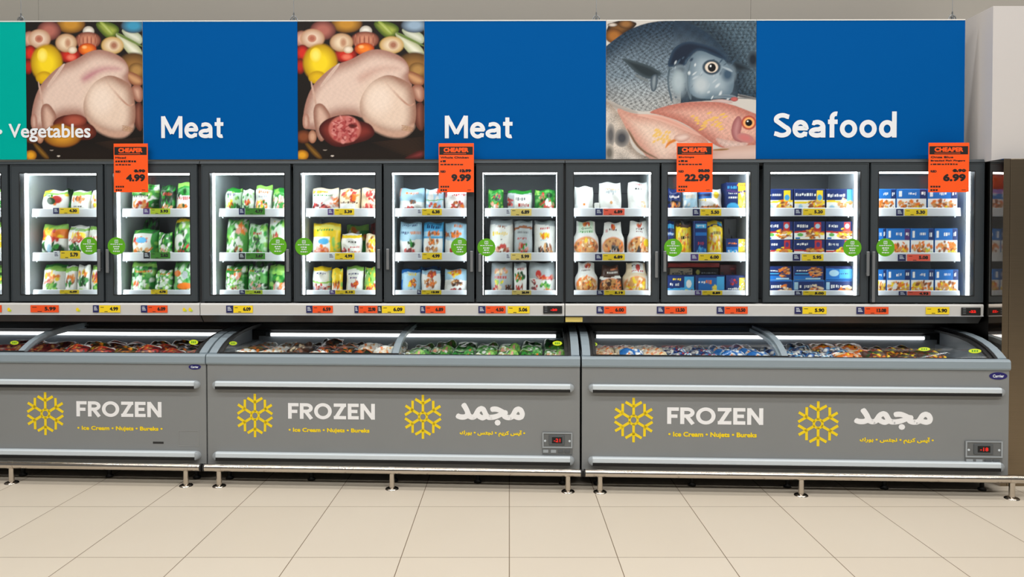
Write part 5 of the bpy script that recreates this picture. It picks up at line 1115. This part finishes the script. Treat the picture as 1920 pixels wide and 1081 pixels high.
CHESTS.append(('middle',) + chest(388, 1087.5, ((738,), []), [('snow', 478, 778.5, 512, 738), ('frozen', 540, 754.5, 703, 788), ('sub', 541, 801, 693, 813), ('snow', 793, 781, 828, 740), ('ar', 854, 754, 984, 798), ('arsub', 862, 805, 985, 819)], None, (1017, 809.5, 1073, 851.5, '-21'), 'grey chest freezer in the middle, with green bags under one lid'))
CHESTS.append(('last',) + chest(1091, 1893, ((1472,), []), [('snow', 1188, 787, 1225, 745.5), ('frozen', 1251, 762.5, 1431, 798), ('sub', 1253, 808.5, 1419, 822.5), ('snow', 1534, 794, 1573, 752), ('ar', 1601, 764, 1749, 806), ('arsub', 1612, 818, 1751, 832.5)], (1872, 704.5, 16), (1809, 825.5, 1878, 870, '-18'), 'grey chest freezer against the steel partition, blue packs inside'))
# worn outline where a control panel once sat on the first chest
sx0, sz1 = LO.at(334, 806, -.001); sx1, sz0 = LO.at(373, 840, -.001)
part('panel_scar', MB().frame(sx0 + .006, sx1 - .006, sz0 + .02, sz1 - .006, sx0, sx1, sz0 + .014, sz1, -.002, 0, mat('scar_grey', (141, 143, 143), .45)).box(sx0 - .19, sx0 - .11, -.001, 0, sz0 + .03, sz0 + .045, M_DARK), CHESTS[0][1], 'pale outline of a missing panel')
# lime stickers on the lids' ends
def on_lid(u, v, lift):
    """the spot of the curved lid that shows at (u, v)"""
    lo, hi = .03, .8
    for _ in range(30):
        t = (lo + hi) / 2; x, z = LO.at(u, v, t)
        if z > np.interp(t, [p[0] for p in PROF], [p[1] for p in PROF]) + lift: lo = t
        else: hi = t
    return x, t, z
for k, u, v, ru, rv in ((0, 363, 641, 8.5, 4.6), (0, 27, 642, 8, 3.6), (1, 437, 643, 7.5, 3.6), (1, 1045, 643, 9, 4.2), (2, 1115, 645, 5, 3.2), (2, 1733, 654, 11, 3.4), (2, 1828, 657.5, 12, 4)):
    m = MB(); n = 22; ring = [on_lid(u + ru * math.cos(6.2832 * i / n), v + rv * math.sin(6.2832 * i / n), .002) for i in range(n)]
    low = [(x, t, z - .0015) for x, t, z in ring]
    m.add(ring + low, [tuple(range(n)), tuple(range(n, 2 * n))[::-1]] + [(i, n + i, n + (i + 1) % n, (i + 1) % n) for i in range(n)], M_STICKL)
    for q in (-.5, -.12, .26):
        m.add([on_lid(u + ru * a, v + rv * b, .003) for a, b in ((q, -.4), (q + .22, -.4), (q + .22, .4), (q, .4))], [(0, 1, 2, 3)], M_LGRN)
    part('rating_sticker', m, CHESTS[k][1], 'lime green sticker')
PILE = {
    (0, 0): ['DR;f:R,K,TN@.05,.05,.95,.9,60,.07;b:W@.85,.9', 'K;f:DR,BR,O@.1,.1,.9,.8,40,.08;b:GY@.88,1.1'],
    (0, 1): ['DR;m:K,R@14;f:R,O,TN,K@.05,.0,.95,.9,60,.06;b:W@.84,.9', 'K;m:GR,DB@14;f:GR,K,O@.1,.1,.9,.8,40,.07;b:W@.9,1.1', 'DB;f:BR,O,Y,DG@.0,.0,1,.9,60,.06;b:CR@.86,.92'],
    (1, 0): ['W;f:O,TN,CR,W@.05,.0,.95,.85,70,.055;b:W@.88,1.1', 'DB;f:BR,K,CR@.1,.1,.9,.8,40,.08;b:GR@.86,1.1', 'K;f:O,R,BR,DG@.05,.0,.95,.7,50,.07;b:O@.8,.86;b:GY@.86,1.1'],
    (1, 1): [LEAF + ';f:W,LG,P@.1,.2,.9,.7,24,.08', 'G;m:DG,MG,K@50;b:W@.84,.9;f:O,W,R@.2,.3,.8,.6,16,.07', 'MG;m:G,W,DG@50;b:PG@.86,1.1'],
    (2, 0): ['CR;f:P,TN,W,O@.05,.0,.95,.85,60,.06;b:W@.85,1.1', 'NV;m:W,SK@18,.06;f:W,B,R@.1,.1,.9,.8,40,.06;b:W@.86,.93', 'B;m:NV,W@26,.08;b:SK@.85,1.1;f:W,O@.2,.2,.8,.5,14,.06'],
    (2, 1): ['NV;m:B,W@24;f:SK,W,K@.1,.1,.9,.8,40,.06;b:W@.88,.94', 'O;m:W,CR,DB@24;f:O,R,Y,K@.05,.0,.95,.85,50,.06;b:W@.84,.92', 'DB;f:O,DG,Y,DR@.05,.0,.95,.9,60,.06;b:K@.88,1.1'],
}
WHAT = {(0, 0): ['red pack with dark print', 'black pack with red print'], (0, 1): ['dark red pack with white stripe', 'black pack with grey print', 'brown pack with yellow print'],
        (1, 0): ['white pack of orange croquettes', 'dark brown pack with grey edge', 'black pack with orange stripe'], (1, 1): ['leafy green pack', 'green pack with white stripe', 'pale green mottled pack'],
        (2, 0): ['cream pack of breaded pieces', 'navy pack with white scrawl', 'bright blue pack with sky edge'], (2, 1): ['navy and sky blue pack', 'orange pack with white stripe', 'brown pack with dark edge']}
PICK = {(1, 0): lambda q: 0 if q < .25 else 1 if q < .45 else 2 if q < .72 else 0, (2, 0): lambda q: 0 if q < .36 else 1 if q < .72 else 2, (2, 1): lambda q: 0 if q < .34 else 1 if q < .7 else 2}
rs = random.Random(11)
ROWS = ('front', 'middle', 'back')
for ci, (nm_, root, x0, x1, xm) in enumerate(CHESTS):
    for b, (a, c) in enumerate(((x0 + .09, xm - .02), (xm + .03, x1 - .09))):
        if ci == 0 and b == 0: a = c - .55
        if ci == 2 and b == 1: c -= .22
        n = max(2, int((c - a) / .17)); st = (c - a) / n
        meshes = [bag_mesh('food_pack', st * .94, .225, .06, sp, 300 + ci * 20 + b * 7 + i, nu=30, nv=32, crinkle=2.0) for i, sp in enumerate(PILE[(ci, b)])]
        for row in range(3):
            for k in range(n):
                q = (k + .5) / n
                i = PICK[(ci, b)](q) if (ci, b) in PICK and rs.random() < .8 else rs.randrange(len(meshes))
                tilt = R(rs.uniform(5, 15)) if rs.random() < .8 else R(rs.uniform(15, 21))
                o = bpy.data.objects.new('food_pack', meshes[i]); C.objects.link(o)
                t0 = .085 + row * .238
                o.location = LO.pt(a + st * (k + .5), t0, .845 + .034)
                o.rotation_euler = (-(math.pi / 2 - tilt), R(rs.uniform(-3, 3)), -LO.a + R(rs.uniform(-2, 2)))
                lid_ = ('left', 'right')[b]
                tag(o, f'{WHAT[(ci, b)][i]}, {ORD[k]} in {ROWS[row]} row under {lid_} lid of {nm_} chest', 'frozen food pack', f'frozen packs under the {lid_} lid of the {nm_} chest')

# ------------------------------------------------------------------ tubular steel foot rails
ZRAIL, TR = .134, -.075
def foot_rail(s0, s1, posts, label):
    r = thing('foot_rail', label, 'rail', LO, ((s0 + s1) / 2, TR, 0), 'steel foot rails')
    part('tube', MB().tube([(s0, TR, ZRAIL), (s1, TR, ZRAIL)], .0265, M_STEEL, 20), r)
    for xx in (s0 + .004, s1 - .004): part('end_ring', MB().tube([(xx - .006, TR, ZRAIL), (xx + .006, TR, ZRAIL)], .0275, M_BLACK, 20), r, 'black end ring')
    for u, v in posts:
        x = lu(u, v, TR)
        p = part('post', MB().tube([(x, TR, .012), (x, TR, ZRAIL - .02)], .019, M_STEEL, 16).tube([(x - .022, TR, ZRAIL), (x + .022, TR, ZRAIL)], .0285, M_STEEL, 20), r)
        part('base_flange', MB().lathe([(0, .013), (.020, .013), (.040, .009), (.047, .004), (.048, 0.0)], x, TR, M_STEEL, 24), p)
g = lambda i: CHESTS[i][2:4]
foot_rail(g(0)[0], g(0)[1] + .0, ((22, 903), (349, 907)), 'steel foot rail in front of the chest freezer cut off by the photo edge')
foot_rail(g(1)[0] - .012 + .02, g(1)[1] + .012, ((411, 908), (735, 913), (1065, 921)), 'steel foot rail in front of the middle chest freezer')
foot_rail(g(2)[0] + .012, g(2)[1] + .30, ((1125, 922), (1502, 931), (1897, 941)), 'steel foot rail running past the partition at the last chest freezer')
